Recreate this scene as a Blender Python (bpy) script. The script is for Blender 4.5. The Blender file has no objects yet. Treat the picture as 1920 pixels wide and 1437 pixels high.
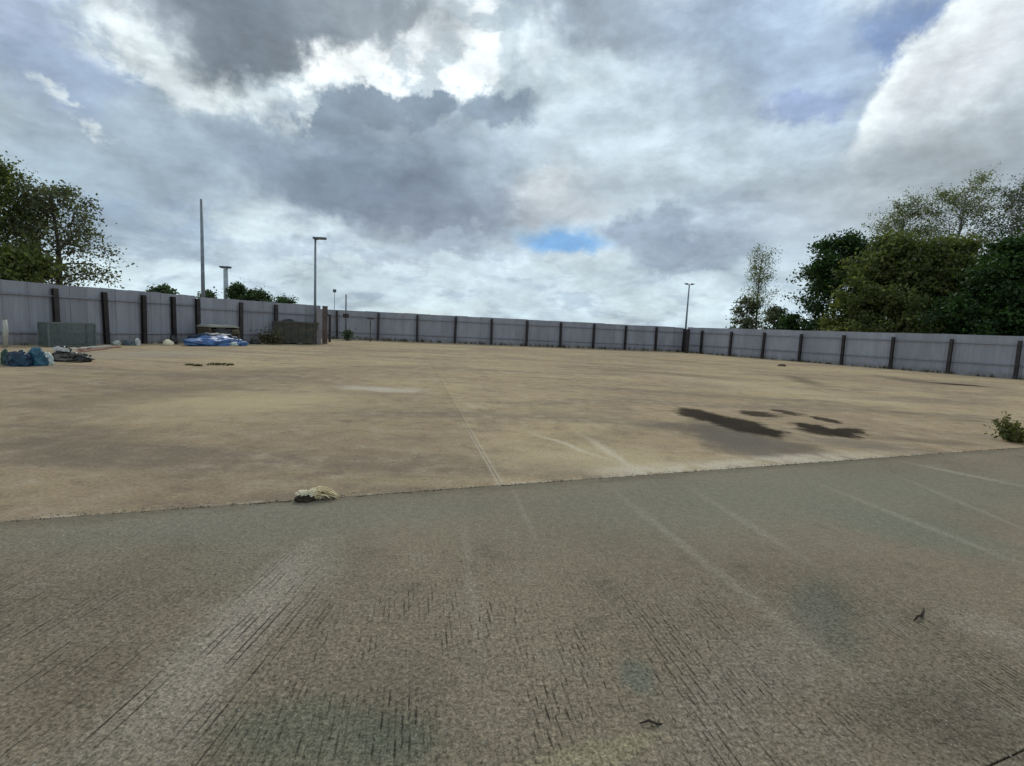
import bpy, bmesh, math, random
import numpy as np
from mathutils import Vector, Matrix
R = math.radians
random.seed(7); rng = np.random.default_rng(7)
scene = bpy.context.scene
col = scene.collection

# ------------------------------------------------------------------ camera
CAM_H = 1.53; FPX = 940.0; PITCH = R(6.2); ROLL = R(2.68)
cp, sp = math.cos(PITCH), math.sin(PITCH); cr, sr = math.cos(ROLL), math.sin(ROLL)
F_ = Vector((0, cp, -sp)); U0 = Vector((0, sp, cp)); X0 = Vector((1, 0, 0))
X_ = cr*X0 + sr*U0; U_ = -sr*X0 + cr*U0
cam_d = bpy.data.cameras.new('camera'); cam = bpy.data.objects.new('camera', cam_d); col.objects.link(cam)
cam.matrix_world = Matrix(((X_.x, U_.x, -F_.x, 0), (X_.y, U_.y, -F_.y, 0), (X_.z, U_.z, -F_.z, CAM_H), (0, 0, 0, 1)))
cam_d.sensor_width = 36; cam_d.lens = FPX/1920*36; cam_d.clip_end = 6000; cam_d.clip_start = .05
scene.camera = cam
def ray(px, py):
    return (px-960)/FPX*X_ - (py-718.5)/FPX*U_ + F_
def gnd(px, py, z=0.0):                      # where the sight line through a point of the photo meets the ground
    d = ray(px, py); t = (z-CAM_H)/d.z
    return Vector((d.x*t, d.y*t, z))
def at(px, py, dist):                        # the point at a horizontal distance
    d = ray(px, py); t = dist/math.hypot(d.x, d.y)
    return Vector((d.x*t, d.y*t, CAM_H+d.z*t))
def azel(px, py):
    d = ray(px, py).normalized()
    return Vector((math.atan2(d.x, d.y), math.asin(d.z), 0))
def lin(c):
    out = []
    for v in c[:3]:
        v = v/255
        out.append(v/12.92 if v <= .04045 else ((v+.055)/1.055)**2.4)
    return (out[0], out[1], out[2], 1)

# ------------------------------------------------------------------ node helper
class NT:
    def __init__(s, nt): s.nt = nt; s.n = nt.nodes; s.l = nt.links
    def node(s, t, **kw):
        n = s.n.new(t)
        for k, v in kw.items(): setattr(n, k, v)
        return n
    def put(s, sock, v):
        if isinstance(v, bpy.types.NodeSocket): s.l.new(v, sock)
        elif v is not None:
            if isinstance(v, (tuple, list)) and sock.type == 'VECTOR': sock.default_value = tuple(v)[:3]
            else: sock.default_value = v
    def math(s, op, a, b=None, c=None, clamp=False):
        n = s.node('ShaderNodeMath', operation=op, use_clamp=clamp)
        s.put(n.inputs[0], a)
        if b is not None: s.put(n.inputs[1], b)
        if c is not None: s.put(n.inputs[2], c)
        return n.outputs[0]
    def vm(s, op, a, b=None, scale=None):
        n = s.node('ShaderNodeVectorMath', operation=op)
        s.put(n.inputs[0], a)
        if b is not None: s.put(n.inputs[1], b)
        if scale is not None: s.put(n.inputs['Scale'], scale)
        return n.outputs['Value'] if op in ('DOT_PRODUCT', 'LENGTH', 'DISTANCE') else n.outputs[0]
    def mix(s, f, a, b, blend='MIX'):
        n = s.node('ShaderNodeMix', data_type='RGBA', blend_type=blend)
        s.put(n.inputs[0], f); s.put(n.inputs[6], a); s.put(n.inputs[7], b)
        return n.outputs[2]
    def ramp(s, v, a, b, lo=0.0, hi=1.0, smooth=True):
        n = s.node('ShaderNodeMapRange', interpolation_type='SMOOTHSTEP' if smooth else 'LINEAR')
        s.put(n.inputs[0], v); n.inputs[1].default_value = a; n.inputs[2].default_value = b
        n.inputs[3].default_value = lo; n.inputs[4].default_value = hi
        return n.outputs[0]
    def noise(s, vec, scale, detail=4, rough=.55, dist=0.0, color=False):
        n = s.node('ShaderNodeTexNoise'); s.put(n.inputs['Vector'], vec)
        n.inputs['Scale'].default_value = scale; n.inputs['Detail'].default_value = detail
        n.inputs['Roughness'].default_value = rough; n.inputs['Distortion'].default_value = dist
        return n.outputs['Color' if color else 'Fac']
    def mapping(s, vec, rot=(0, 0, 0), scale=(1, 1, 1), loc=(0, 0, 0)):
        n = s.node('ShaderNodeMapping'); s.put(n.inputs[0], vec)
        n.inputs[1].default_value = loc; n.inputs[2].default_value = rot; n.inputs[3].default_value = scale
        return n.outputs[0]
    def sep(s, v):
        n = s.node('ShaderNodeSeparateXYZ'); s.put(n.inputs[0], v); return n.outputs
    def comb(s, x, y, z=0.0):
        n = s.node('ShaderNodeCombineXYZ'); s.put(n.inputs[0], x); s.put(n.inputs[1], y); s.put(n.inputs[2], z); return n.outputs[0]

# ------------------------------------------------------------------ world: clouds over a Nishita sky
SUN_AZ, SUN_EL = R(-6), R(38)
world = bpy.data.worlds.new('World'); scene.world = world; world.use_nodes = True
w = NT(world.node_tree); w.n.clear()
sky = w.node('ShaderNodeTexSky', sky_type='NISHITA', sun_disc=False)
sky.sun_elevation = SUN_EL; sky.sun_rotation = SUN_AZ
d = w.node('ShaderNodeTexCoord').outputs['Generated']
d = w.vm('NORMALIZE', d)
dx, dy, dz = w.sep(d)
az = w.math('ARCTAN2', dx, dy); el = w.math('ARCSINE', dz)
P0 = w.comb(az, el, 0.0)
zc = w.math('ADD', w.math('MAXIMUM', dz, 0.0), .16)
q = w.comb(w.math('DIVIDE', dx, zc), w.math('DIVIDE', dy, zc), 0.0)      # cloud sheet overhead
wa = w.noise(d, 5.0, 7, .62, color=True); wb = w.noise(q, 2.0, 5, .55, 0, color=True)
wc = w.noise(d, 19.0, 6, .6, color=True)
warp0 = w.vm('ADD', w.vm('SCALE', w.vm('SUBTRACT', wa, (.5, .5, .5)), scale=.20), w.vm('SCALE', w.vm('SUBTRACT', wb, (.5, .5, .5)), scale=.10))
warp = w.vm('ADD', warp0, w.vm('SCALE', w.vm('SUBTRACT', wc, (.5, .5, .5)), scale=.07))
Pw = w.vm('ADD', P0, warp)
big = w.noise(q, .9, 4, .5, .0)
fine = w.noise(w.comb(w.math('MULTIPLY', az, 7.0), w.math('MULTIPLY', el, 13.0), 3.0), 1.0, 8, .58, .25)
tuft = w.noise(w.mapping(P0, scale=(9, 24, 1)), 1.0, 6, .6, .3)
c = w.mix(w.ramp(big, .35, .65), lin((166, 181, 196)), lin((192, 205, 216)))
rn = w.noise(w.comb(w.math('MULTIPLY', az, 9.0), w.math('MULTIPLY', el, 15.0), 9.0), 1.0, 8, .6, .15)
holes = w.ramp(rn, .42, .52)            # breaks the bright cloud into patches
smoky = w.ramp(w.noise(w.comb(w.math('MULTIPLY', az, 4.0), w.math('MULTIPLY', el, 11.0), 5.0), 1.0, 7, .62, .2), .38, .62)
def layer(c, cx, cy, rx, ry, rot, rgb, soft=.5, op=1.0, P=None, brk=None):
    o = azel(cx, cy); cs, sn = math.cos(R(rot)), math.sin(R(rot))
    e = 8.0
    a = (azel(cx+e*cs, cy+e*sn)-o)*(rx/e); b = (azel(cx-e*sn, cy+e*cs)-o)*(ry/e)
    det = a.x*b.y-a.y*b.x
    ia = (b.y/det, -b.x/det, 0); ib = (-a.y/det, a.x/det, 0)
    v = w.vm('SUBTRACT', P or Pw, tuple(o))
    dd = w.vm('LENGTH', w.comb(w.vm('DOT_PRODUCT', v, ia), w.vm('DOT_PRODUCT', v, ib), 0.0))
    m = w.ramp(dd, 1+soft, max(0, 1-soft), 0, op)
    if brk is not None: m = w.math('MULTIPLY', m, brk)
    return w.mix(m, c, rgb if not isinstance(rgb, tuple) else lin(rgb))
c = w.mix(w.math('MULTIPLY', smoky, .45), c, lin((205, 215, 223)))
LAYERS = [
 # cx, cy, rx, ry, rot, colour, softness, opacity
 (200, 330, 260, 110, 0, (154, 170, 184), .6, .9),
 (290, 430, 190, 50, 8, (132, 150, 174), .5, .9),
 (120, 120, 170, 90, 20, (148, 164, 190), .5, .9),
 (60, 40, 120, 30, 20, (168, 180, 205), .5, .6),
 (140, 205, 50, 16, 40, (214, 222, 228), .5, .9),
 (330, 30, 150, 50, 10, (190, 195, 208), .6, .8),
 (390, 140, 190, 48, 28, (206, 214, 219), .45, .95),
 (330, 130, 60, 40, 0, (216, 224, 228), .5, .8),
 (760, 160, 250, 110, 0, (196, 206, 214), .4, 1),
 (650, 120, 80, 60, 0, (238, 244, 248), .6, 1),
 (860, 185, 95, 60, 0, (240, 246, 250), .6, 1),
 (900, 60, 60, 90, 10, (228, 234, 240), .6, .9),
 (760, 150, 240, 105, 0, (246, 250, 253), .4, .95),
 (380, 150, 200, 62, 26, (226, 233, 238), .45, .9),
 (820, 60, 60, 40, 10, (175, 183, 192), .6, .7),
 (1020, 150, 120, 90, 30, (212, 220, 227), .6, .9),
 (640, 110, 70, 50, 0, (250, 252, 254), .7, .9),
 (930, 150, 60, 110, 0, (248, 251, 254), .6, .8),
 (1065, 185, 55, 40, 0, (238, 242, 248), .6, .9),
 (520, 20, 230, 85, 5, (117, 127, 138), .38, 1),
 (480, 80, 120, 60, 0, (115, 124, 135), .5, 1),
 (720, 10, 130, 40, -5, (136, 146, 156), .5, .9),
 (1150, 10, 190, 60, 5, (146, 156, 170), .5, .9),
 (960, 90, 28, 130, 0, (166, 180, 192), .5, .7),
 (1100, 200, 70, 40, -30, (240, 244, 248), .7, .7),
 (1250, 260, 330, 150, 0, (186, 200, 212), .6, .9),
 (1130, 330, 190, 70, 0, (190, 202, 213), .6, .7),
 (1030, 395, 120, 50, -10, (196, 201, 208), .6, .9),
 (480, 260, 190, 60, 5, (146, 161, 176), .6, .9),
 (690, 300, 280, 95, 3, (139, 153, 169), .38, .9),
 (620, 225, 70, 32, 0, (134, 148, 165), .3, 1),
 (700, 205, 60, 34, 0, (128, 142, 158), .25, 1),
 (790, 215, 60, 34, 0, (124, 139, 156), .25, 1),
 (930, 220, 85, 42, 0, (130, 145, 162), .35, 1),
 (720, 370, 220, 60, 10, (114, 125, 144), .7, .95),
 (640, 300, 200, 40, 0, (122, 136, 153), .6, .7),
 (830, 420, 130, 40, 0, (126, 136, 154), .6, .9),
 (450, 425, 70, 26, 8, (196, 206, 213), .5, .9),
 (520, 470, 90, 30, 0, (166, 178, 192), .5, .8),
 (760, 470, 240, 20, 0, (148, 158, 176), .5, .9),
 (600, 500, 80, 26, 0, (200, 210, 213), .6, .9),
 (300, 510, 180, 26, 6, (190, 203, 214), .5, .9),
 (870, 515, 230, 22, 2, (182, 194, 207), .6, .8),
 (1290, 460, 140, 50, 5, (130, 141, 162), .35, 1),
 (1225, 405, 60, 40, -40, (142, 155, 174), .4, .9),
 (1390, 420, 110, 36, 10, (154, 166, 186), .6, .8),
 (1300, 520, 200, 22, 3, (182, 197, 209), .6, .8),
 (1480, 90, 230, 130, 20, (156, 173, 197), .6, .9),
 (1700, 30, 100, 60, -40, (122, 144, 188), .5, .9),
 (1505, 205, 80, 30, -10, (142, 158, 192), .5, .9),
 (1650, 400, 330, 90, -5, (166, 177, 190), .6, .9),
]
for L in LAYERS: c = layer(c, *L[:5], L[5], L[6], L[7], brk=holes if sum(L[5]) > 645 else None)
Ps = w.vm('ADD', P0, w.vm('ADD', w.vm('SCALE', w.vm('SUBTRACT', wa, (.5, .5, .5)), scale=.13), w.vm('SCALE', w.vm('SUBTRACT', wc, (.5, .5, .5)), scale=.07)))
for L in [
 (1850, 175, 350, 175, -41, (240, 245, 249), .10, 1),
 (1870, 205, 340, 155, -40, (205, 211, 219), .30, 1),
 (1800, 360, 380, 120, -8, (166, 175, 184), .55, .95),
 (1900, 280, 220, 90, -20, (158, 166, 174), .6, .9),
 (1820, 120, 120, 50, -38, (222, 224, 231), .8, .8),
 ]: c = layer(c, *L[:5], L[5], L[6], L[7], P=Ps)
# tufted light band low over the horizon
hb = w.ramp(el, .20, .02)
c = w.mix(w.math('MULTIPLY', hb, w.ramp(tuft, .42, .58, .45, 1)), c, lin((202, 218, 227)))
c = w.mix(w.math('MULTIPLY', w.ramp(el, .23, .05), w.ramp(tuft, .48, .36, 0, .65)), c, lin((158, 174, 190)))
# blue hole: the clear sky shows through
hole = w.vm('ADD', P0, w.vm('ADD', w.vm('SCALE', w.vm('SUBTRACT', wa, (.5, .5, .5)), scale=.05), w.vm('SCALE', w.vm('SUBTRACT', wc, (.5, .5, .5)), scale=.055)))
blue = (112, 160, 210)
c = layer(c, 1045, 447, 92, 27, 3, (172, 192, 212), .35, .9, P=hole)
c = layer(c, 1060, 450, 74, 17, 4, blue, .55, .9, P=hole)
# fine billows
gain = w.math('ADD', .84, w.math('MULTIPLY', w.ramp(fine, .34, .66, smooth=False), .46))
hf = w.noise(w.comb(w.math('MULTIPLY', az, 26.0), w.math('MULTIPLY', el, 46.0), 1.0), 1.0, 5, .62, .1)
gain = w.math('MULTIPLY', gain, w.math('ADD', .94, w.math('MULTIPLY', w.ramp(hf, .35, .65, smooth=False), .13)))
c = w.mix(1.0, c, w.comb(gain, gain, gain), 'MULTIPLY')
cov = w.ramp(w.noise(q, .6, 3), .3, .55, .93, 1.0)
c = w.mix(w.math('MULTIPLY', w.math('SUBTRACT', 1.0, smoky), .22), c, lin((140, 154, 172)))
sc = w.vm('SCALE', w.mix(1.0, c, (1.10, 1.14, 1.12, 1), 'MULTIPLY'), scale=10.0)
final = w.mix(cov, sky.outputs[0], sc)
final = w.mix(w.ramp(dz, -.02, -.08), final, (1.2, 1.15, 1.0, 1))
bg = w.node('ShaderNodeBackground'); bg.inputs[1].default_value = .1
w.l.new(final, bg.inputs[0]); wo = w.node('ShaderNodeOutputWorld'); w.l.new(bg.outputs[0], wo.inputs[0])

sun_d = bpy.data.lights.new('sun', 'SUN'); sun_d.energy = 1.7; sun_d.angle = R(14); sun_d.color = (1, .96, .9)
sun = bpy.data.objects.new('sun', sun_d); col.objects.link(sun)
sv = Vector((math.sin(SUN_AZ)*math.cos(SUN_EL), math.cos(SUN_AZ)*math.cos(SUN_EL), math.sin(SUN_EL)))
sun.rotation_euler = sv.to_track_quat('Z', 'Y').to_euler(); sun.location = sv*60
cy = scene.cycles; cy.max_bounces = 4; cy.diffuse_bounces = 2; cy.glossy_bounces = 2; cy.transmission_bounces = 3
world.cycles.sampling_method = 'MANUAL'; world.cycles.sample_map_resolution = 512
vs = scene.view_settings; vs.view_transform = 'Standard'; vs.look = 'None'; vs.gamma = 1; vs.use_curve_mapping = False; vs.exposure = 0

# ------------------------------------------------------------------ object helpers
def tag(o, label=None, cat=None, group=None, kind=None):
    if label: o['label'] = label
    if cat: o['category'] = cat
    if group: o['group'] = group
    if kind: o['kind'] = kind
    return o
def empty(name, loc=(0, 0, 0), rz=0.0):
    o = bpy.data.objects.new(name, None); col.objects.link(o); o.location = loc; o.rotation_euler = (0, 0, rz)
    o.empty_display_size = .2
    return o
def link(name, me, parent=None, loc=None, rot=None):
    o = bpy.data.objects.new(name, me); col.objects.link(o)
    if parent: o.parent = parent
    if loc is not None: o.location = loc
    if rot is not None: o.rotation_euler = rot
    return o
def mesh(name, verts, faces, mat, smooth=False):
    me = bpy.data.meshes.new(name); me.from_pydata([tuple(v) for v in verts], [], faces); me.validate()
    if mat: me.materials.append(mat)
    if smooth: me.polygons.foreach_set('use_smooth', [True]*len(me.polygons))
    me.update(); return me
class MB:
    def __init__(s): s.v = []; s.f = []
    def box(s, lo, hi):
        b = len(s.v)
        for z in (lo[2], hi[2]):
            s.v += [(lo[0], lo[1], z), (hi[0], lo[1], z), (hi[0], hi[1], z), (lo[0], hi[1], z)]
        s.f += [tuple(b+i for i in f) for f in ((3, 2, 1, 0), (4, 5, 6, 7), (0, 1, 5, 4), (1, 2, 6, 5), (2, 3, 7, 6), (3, 0, 4, 7))]
        return s
    def tube(s, pts, rad, n=8, cap=True):
        pts = [Vector(p) for p in pts]
        if not isinstance(rad, (list, tuple)): rad = [rad]*len(pts)
        b0 = len(s.v)
        for i, p in enumerate(pts):
            t = (pts[min(i+1, len(pts)-1)]-pts[max(i-1, 0)]).normalized()
            a = t.orthogonal().normalized() if abs(t.z) < .95 else Vector((1, 0, 0))
            a = (a-t*a.dot(t)).normalized(); b = t.cross(a)
            for k in range(n):
                th = 2*math.pi*k/n; s.v.append(tuple(p+(a*math.cos(th)+b*math.sin(th))*rad[i]))
        for i in range(len(pts)-1):
            for k in range(n):
                k2 = (k+1) % n; s.f.append((b0+i*n+k, b0+i*n+k2, b0+(i+1)*n+k2, b0+(i+1)*n+k))
        if cap:
            s.f.append(tuple(b0+k for k in reversed(range(n)))); e = b0+(len(pts)-1)*n; s.f.append(tuple(e+k for k in range(n)))
        return s
    def prism(s, outline, z0, z1):                # 2D outline (ccw) extruded in z
        b = len(s.v); n = len(outline)
        s.v += [(x, y, z0) for x, y in outline]+[(x, y, z1) for x, y in outline]
        s.f += [tuple(b+i for i in reversed(range(n))), tuple(b+n+i for i in range(n))]
        s.f += [(b+i, b+(i+1) % n, b+n+(i+1) % n, b+n+i) for i in range(n)]
        return s
    def build(s, name, mat, parent=None, smooth=False, bevel=0):
        me = mesh(name, s.v, s.f, mat, smooth)
        o = link(name, me, parent)
        if bevel:
            m = o.modifiers.new('bevel', 'BEVEL'); m.width = bevel; m.segments = 2; m.limit_method = 'ANGLE'
        return o

# ------------------------------------------------------------------ materials
def base_mat(name):
    m = bpy.data.materials.new(name); m.use_nodes = True
    t = NT(m.node_tree); b = m.node_tree.nodes['Principled BSDF']; b.inputs['Specular IOR Level'].default_value = .35
    return m, t, b
def simple(name, c1, c2, scale=6, rough=.7, metal=0.0, bump=.0, bscale=40, rnd=0.0, det=5, spec=.35, stretch=(1, 1, 1)):
    m, t, b = base_mat(name)
    co = t.node('ShaderNodeTexCoord').outputs['Object']
    co = t.mapping(co, scale=stretch)
    f = t.ramp(t.noise(co, scale, det, .6), .32, .68)
    cc = t.mix(f, (*c1, 1), (*c2, 1))
    if rnd:
        r = t.node('ShaderNodeObjectInfo').outputs['Random']
        g = t.math('ADD', 1-rnd, t.math('MULTIPLY', r, 2*rnd)); cc = t.mix(1.0, cc, t.comb(g, g, g), 'MULTIPLY')
    t.put(b.inputs['Base Color'], cc); b.inputs['Roughness'].default_value = rough; b.inputs['Metallic'].default_value = metal
    b.inputs['Specular IOR Level'].default_value = spec
    if bump:
        bn = t.node('ShaderNodeBump'); bn.inputs['Strength'].default_value = bump; bn.inputs['Distance'].default_value = .01
        t.put(bn.inputs['Height'], t.noise(co, bscale, 4)); t.l.new(bn.outputs[0], b.inputs['Normal'])
    return m
def leaf_mat(name, c1, c2, trans=.35):
    m = bpy.data.materials.new(name); m.use_nodes = True; t = NT(m.node_tree); t.n.clear()
    geo = t.node('ShaderNodeNewGeometry')
    co = t.node('ShaderNodeTexCoord').outputs['Object']
    f = t.ramp(t.noise(co, .9, 3), .35, .65)
    cc = t.mix(f, (*c1, 1), (*c2, 1))
    r = geo.outputs['Random Per Island']
    g = t.math('ADD', .6, t.math('MULTIPLY', r, .8)); cc = t.mix(1.0, cc, t.comb(g, g, t.math('MULTIPLY', g, .9)), 'MULTIPLY')
    df = t.node('ShaderNodeBsdfPrincipled'); t.put(df.inputs['Base Color'], cc); df.inputs['Roughness'].default_value = .6; df.inputs['Specular IOR Level'].default_value = .3
    tr = t.node('ShaderNodeBsdfTranslucent'); t.put(tr.inputs[0], t.mix(1.0, cc, (1.0, 1.15, .6, 1), 'MULTIPLY'))
    ms = t.node('ShaderNodeMixShader'); ms.inputs[0].default_value = trans
    t.l.new(df.outputs[0], ms.inputs[1]); t.l.new(tr.outputs[0], ms.inputs[2])
    out = t.node('ShaderNodeOutputMaterial'); t.l.new(ms.outputs[0], out.inputs[0])
    return m

JDIR = R(-12)                                     # bearing of the slab joints and of the broom finish
B0 = gnd(6, 980); B1 = gnd(1880, 843); BD = (B1-B0).normalized(); BN = Vector((-BD.y, BD.x, 0))   # line between apron and yard
if BN.y < 0: BN = -BN
def ell(t, P, a, b, wid, soft=.4, extra=0.0):     # mask of a long stain from a to b, in world metres
    a = Vector(a[:2]).to_3d(); b = Vector(b[:2]).to_3d()
    o = (a+b)/2; ax = b-a; L = ax.length/2+extra; ax.normalize(); n = Vector((-ax.y, ax.x, 0))
    v = t.vm('SUBTRACT', P, tuple(o))
    dd = t.vm('LENGTH', t.comb(t.math('DIVIDE', t.vm('DOT_PRODUCT', v, tuple(ax)), L), t.math('DIVIDE', t.vm('DOT_PRODUCT', v, tuple(n)), wid), 0.0))
    return t.ramp(dd, 1+soft, 1-soft)
def streak_coord(t, P, sx, sy):                   # x across the joints, y along them
    return t.mapping(P, rot=(0, 0, JDIR), scale=(sx, sy, 1))

def yard_material():
    m, t, b = base_mat('weathered_concrete')
    P = t.node('ShaderNodeNewGeometry').outputs['Position']
    px, py, pz = t.sep(P); P = t.comb(px, py, 0.0)
    wn = t.vm('SCALE', t.vm('SUBTRACT', t.noise(P, 1.1, 6, .62, color=True), (.5, .5, .5)), scale=1.0)
    Pw = t.vm('ADD', P, t.vm('SCALE', wn, scale=.9)); Pw = t.vm('MULTIPLY', Pw, (1, 1, 0))
    Pf = t.vm('MULTIPLY', t.vm('ADD', P, t.vm('SCALE', wn, scale=2.5)), (1, 1, 0))
    n1 = t.noise(P, .16, 5, .6, .5); n2 = t.noise(t.mapping(P, rot=(0, 0, R(-35)), scale=(.35, 1.3, 1)), .5, 6, .62, .6); n3 = t.noise(P, 3.2, 8, .7)
    n4 = t.noise(P, 28, 5, .75); n5 = t.noise(P, 160, 3, .7)
    n6 = t.noise(P, .7, 6, .68, .3)
    tan = t.mix(t.ramp(n1, .35, .62), (.310, .228, .140, 1), (.395, .302, .172, 1))
    tan = t.mix(t.ramp(n2, .47, .64, 0, .70), tan, (.215, .168, .118, 1))
    tan = t.mix(t.ramp(n6, .52, .72, 0, .5), tan, (.46, .355, .235, 1))
    tan = t.mix(t.ramp(n6, .47, .33, 0, .6), tan, (.26, .19, .135, 1))
    # greyer, worn concrete at the left and along the fences
    n7 = t.noise(P, 1.9, 6, .7, .2)
    tan = t.mix(t.ramp(n7, .52, .68, 0, .5), tan, (.43, .335, .225, 1)); tan = t.mix(t.ramp(n7, .46, .32, 0, .6), tan, (.205, .150, .110, 1))
    tan = t.mix(t.ramp(n3, .50, .72, 0, .55), tan, (.47, .385, .265, 1))
    tan = t.mix(t.ramp(n3, .48, .32, 0, .60), tan, (.20, .15, .105, 1))
    # the slab left of the joint is a little pinker and darker
    J = gnd(940, 910); JN = Vector((math.cos(JDIR), -math.sin(JDIR), 0))
    sj = t.vm('DOT_PRODUCT', t.vm('SUBTRACT', P, tuple(J)), tuple(JN))
    near = t.ramp(py, 16, 8)
    tan = t.mix(t.math('MULTIPLY', t.ramp(sj, .02, -.02), near), tan, t.mix(1.0, tan, (.86, .86, .88, 1), 'MULTIPLY'))
    # damp brown stains with shapes of their own
    def stain(c, a, bb, wid, colr, op, soft=.4, PP=Pw):
        mk = t.math('MULTIPLY', ell(t, PP, gnd(*a), gnd(*bb), wid, soft), op); return t.mix(mk, c, (*colr, 1))
    damp = (.135, .105, .075); dark = (.036, .028, .020)
    for a, bb, wd, cl, op, sf in [
        ((220, 765), (640, 742), 1.3, (.47, .375, .21), .65, .9), ((980, 862), (1300, 870), .55, (.46, .37, .22), .6, .8), ((1200, 700), (1700, 760), 1.0, (.45, .35, .22), .5, .9), ((60, 668), (420, 662), 1.6, (.30, .26, .20), .6, .9),
        ((250, 705), (760, 690), 1.1, damp, .40, .9), ((100, 760), (500, 715), .8, damp, .35, .9),
        ((640, 725), (780, 735), .35, (.52, .46, .36), .6, .7), ((1100, 690), (1400, 712), .9, damp, .5, .8),
        ((1160, 668), (1420, 690), .8, (.23, .17, .09), .6, .8), ((1480, 705), (1540, 725), .4, dark, .45, .7),
        ((1650, 705), (1760, 722), .7, damp, .7, .7), ((1600, 765), (1900, 800), .5, damp, .35, .9), ((1220, 735), (1600, 760), .7, damp, .3, .9),
        ((640, 655), (760, 660), .8, damp, .4, .9), ((20, 800), (300, 860), .5, damp, .35, .9), ((1000, 830), (1260, 800), .25, damp, .25, .9),
        ((1260, 795), (1440, 850), .55, damp, .75, .7), ((1440, 825), (1560, 850), .22, damp, .8, .7), ((1640, 820), (1850, 835), .22, damp, .6, .8)]:
        tan = stain(tan, a, bb, wd, cl, op, sf, Pf if wd > .45 else Pw)
    Pp = t.vm('MULTIPLY', t.vm('ADD', P, t.vm('SCALE', wn, scale=.38)), (1, 1, 0))
    fn = t.vm('SUBTRACT', t.noise(P, 4.5, 5, .65, color=True), (.5, .5, .5))
    Pq = t.vm('MULTIPLY', t.vm('ADD', t.vm('ADD', P, t.vm('SCALE', wn, scale=.8)), t.vm('SCALE', fn, scale=.55)), (1, 1, 0))
    def spot(c, cx, cy, rx, ry, rot, colr, op, sf):
        o = gnd(cx, cy); cs, sn_ = math.cos(R(rot)), math.sin(R(rot)); e = 2.0
        a = (gnd(cx+e*cs, cy+e*sn_)-o)*(rx/e); b2 = (gnd(cx-e*sn_, cy+e*cs)-o)*(ry/e); det = a.x*b2.y-a.y*b2.x
        v = t.vm('SUBTRACT', Pq, tuple(o))
        dd = t.vm('LENGTH', t.comb(t.vm('DOT_PRODUCT', v, (b2.y/det, -b2.x/det, 0)), t.vm('DOT_PRODUCT', v, (-a.y/det, a.x/det, 0)), 0.0))
        return t.mix(t.ramp(dd, 1+sf, 1-sf, 0, op), c, (*colr, 1))
    for q_ in [(1430, 838, 130, 20, 13, (.20, .165, .125), .7, .6), (1370, 815, 90, 22, 15, (.13, .11, .085), .7, .55), (1500, 846, 60, 7, 8, (.16, .125, .09), .7, .5),
               (1318, 779, 58, 8.5, 12, dark, .97, .30), (1390, 797, 76, 12, 13, dark, .97, .32), (1435, 810, 40, 7, 8, dark, .95, .35),
               (1515, 799, 42, 5.5, 9, dark, .97, .30), (1588, 811, 40, 8.5, 0, dark, .97, .30), (1550, 810, 45, 7, 6, dark, .95, .35),
               (1418, 776, 38, 4.5, 5, dark, .9, .3), (1478, 774, 28, 4, 10, dark, .85, .3), (1550, 788, 30, 4, 10, dark, .9, .3),
               (1600, 832, 90, 9, 4, (.19, .155, .12), .6, .6), (1230, 797, 40, 7, 0, (.16, .135, .10), .45, .6)]: tan = spot(tan, *q_)
    for a, bb, wd, op, sf in [
        ((1745, 718), (1850, 725), .6, .95, .5)]:
        tan = stain(tan, a, bb, wd, dark, op, sf, Pp)
    # cream laitance by the joint with the apron, worn through in places
    sb = t.vm('DOT_PRODUCT', t.vm('SUBTRACT', Pp, tuple(B0)), tuple(BN)); al = t.vm('DOT_PRODUCT', t.vm('SUBTRACT', P, tuple(B0)), tuple(BD))
    band = t.math('MULTIPLY', t.ramp(sb, .55, .22), t.math('MULTIPLY', t.ramp(al, 4.6, 5.4), t.ramp(al, 10.6, 8.0)))
    band = t.math('MULTIPLY', band, t.ramp(t.noise(P, 3.0, 5), .35, .55, .3, 1))
    tan = t.mix(t.math('MULTIPLY', band, .8), tan, (.52, .44, .32, 1))
    for a, bb, wd in [((1200, 888), (1100, 822), .07), ((1130, 860), (1010, 815), .05)]:
        tan = stain(tan, a, bb, wd, (.54, .46, .33), .6, .8, Pp)
    tan = t.mix(t.math('MULTIPLY', t.ramp(t.math('ABSOLUTE', sj), .05, .02), t.math('MULTIPLY', t.ramp(py, 9, 6), .45)), tan, (.47, .39, .28, 1))
    sb2 = t.vm('DOT_PRODUCT', t.vm('SUBTRACT', P, tuple(B0)), tuple(BN)); brk = t.ramp(t.noise(P, 1.6, 6, .7), .48, .60)
    tan = t.mix(t.math('MULTIPLY', t.math('MULTIPLY', t.ramp(sb2, .11, .04), brk), .6), tan, (.47, .39, .28, 1))
    tan = t.mix(t.math('MULTIPLY', t.ramp(sb2, .035, .012), .75), tan, (.085, .070, .050, 1))
    tan = t.mix(1.0, tan, (.92, .935, .98, 1), 'MULTIPLY')
    # grain
    g = t.math('ADD', .70, t.math('MULTIPLY', t.ramp(n4, .25, .75, smooth=False), .66)); tan = t.mix(1.0, tan, t.comb(g, g, g), 'MULTIPLY')
    g = t.math('ADD', .82, t.math('MULTIPLY', t.ramp(n5, .25, .75, smooth=False), .36)); tan = t.mix(1.0, tan, t.comb(g, g, g), 'MULTIPLY')
    t.put(b.inputs['Base Color'], tan); b.inputs['Roughness'].default_value = 1.0; b.inputs['Specular IOR Level'].default_value = .02
    bn = t.node('ShaderNodeBump'); bn.inputs['Strength'].default_value = .6; bn.inputs['Distance'].default_value = .012
    t.put(bn.inputs['Height'], t.math('ADD', n4, t.math('MULTIPLY', n3, .8))); t.l.new(bn.outputs[0], b.inputs['Normal'])
    return m

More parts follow.
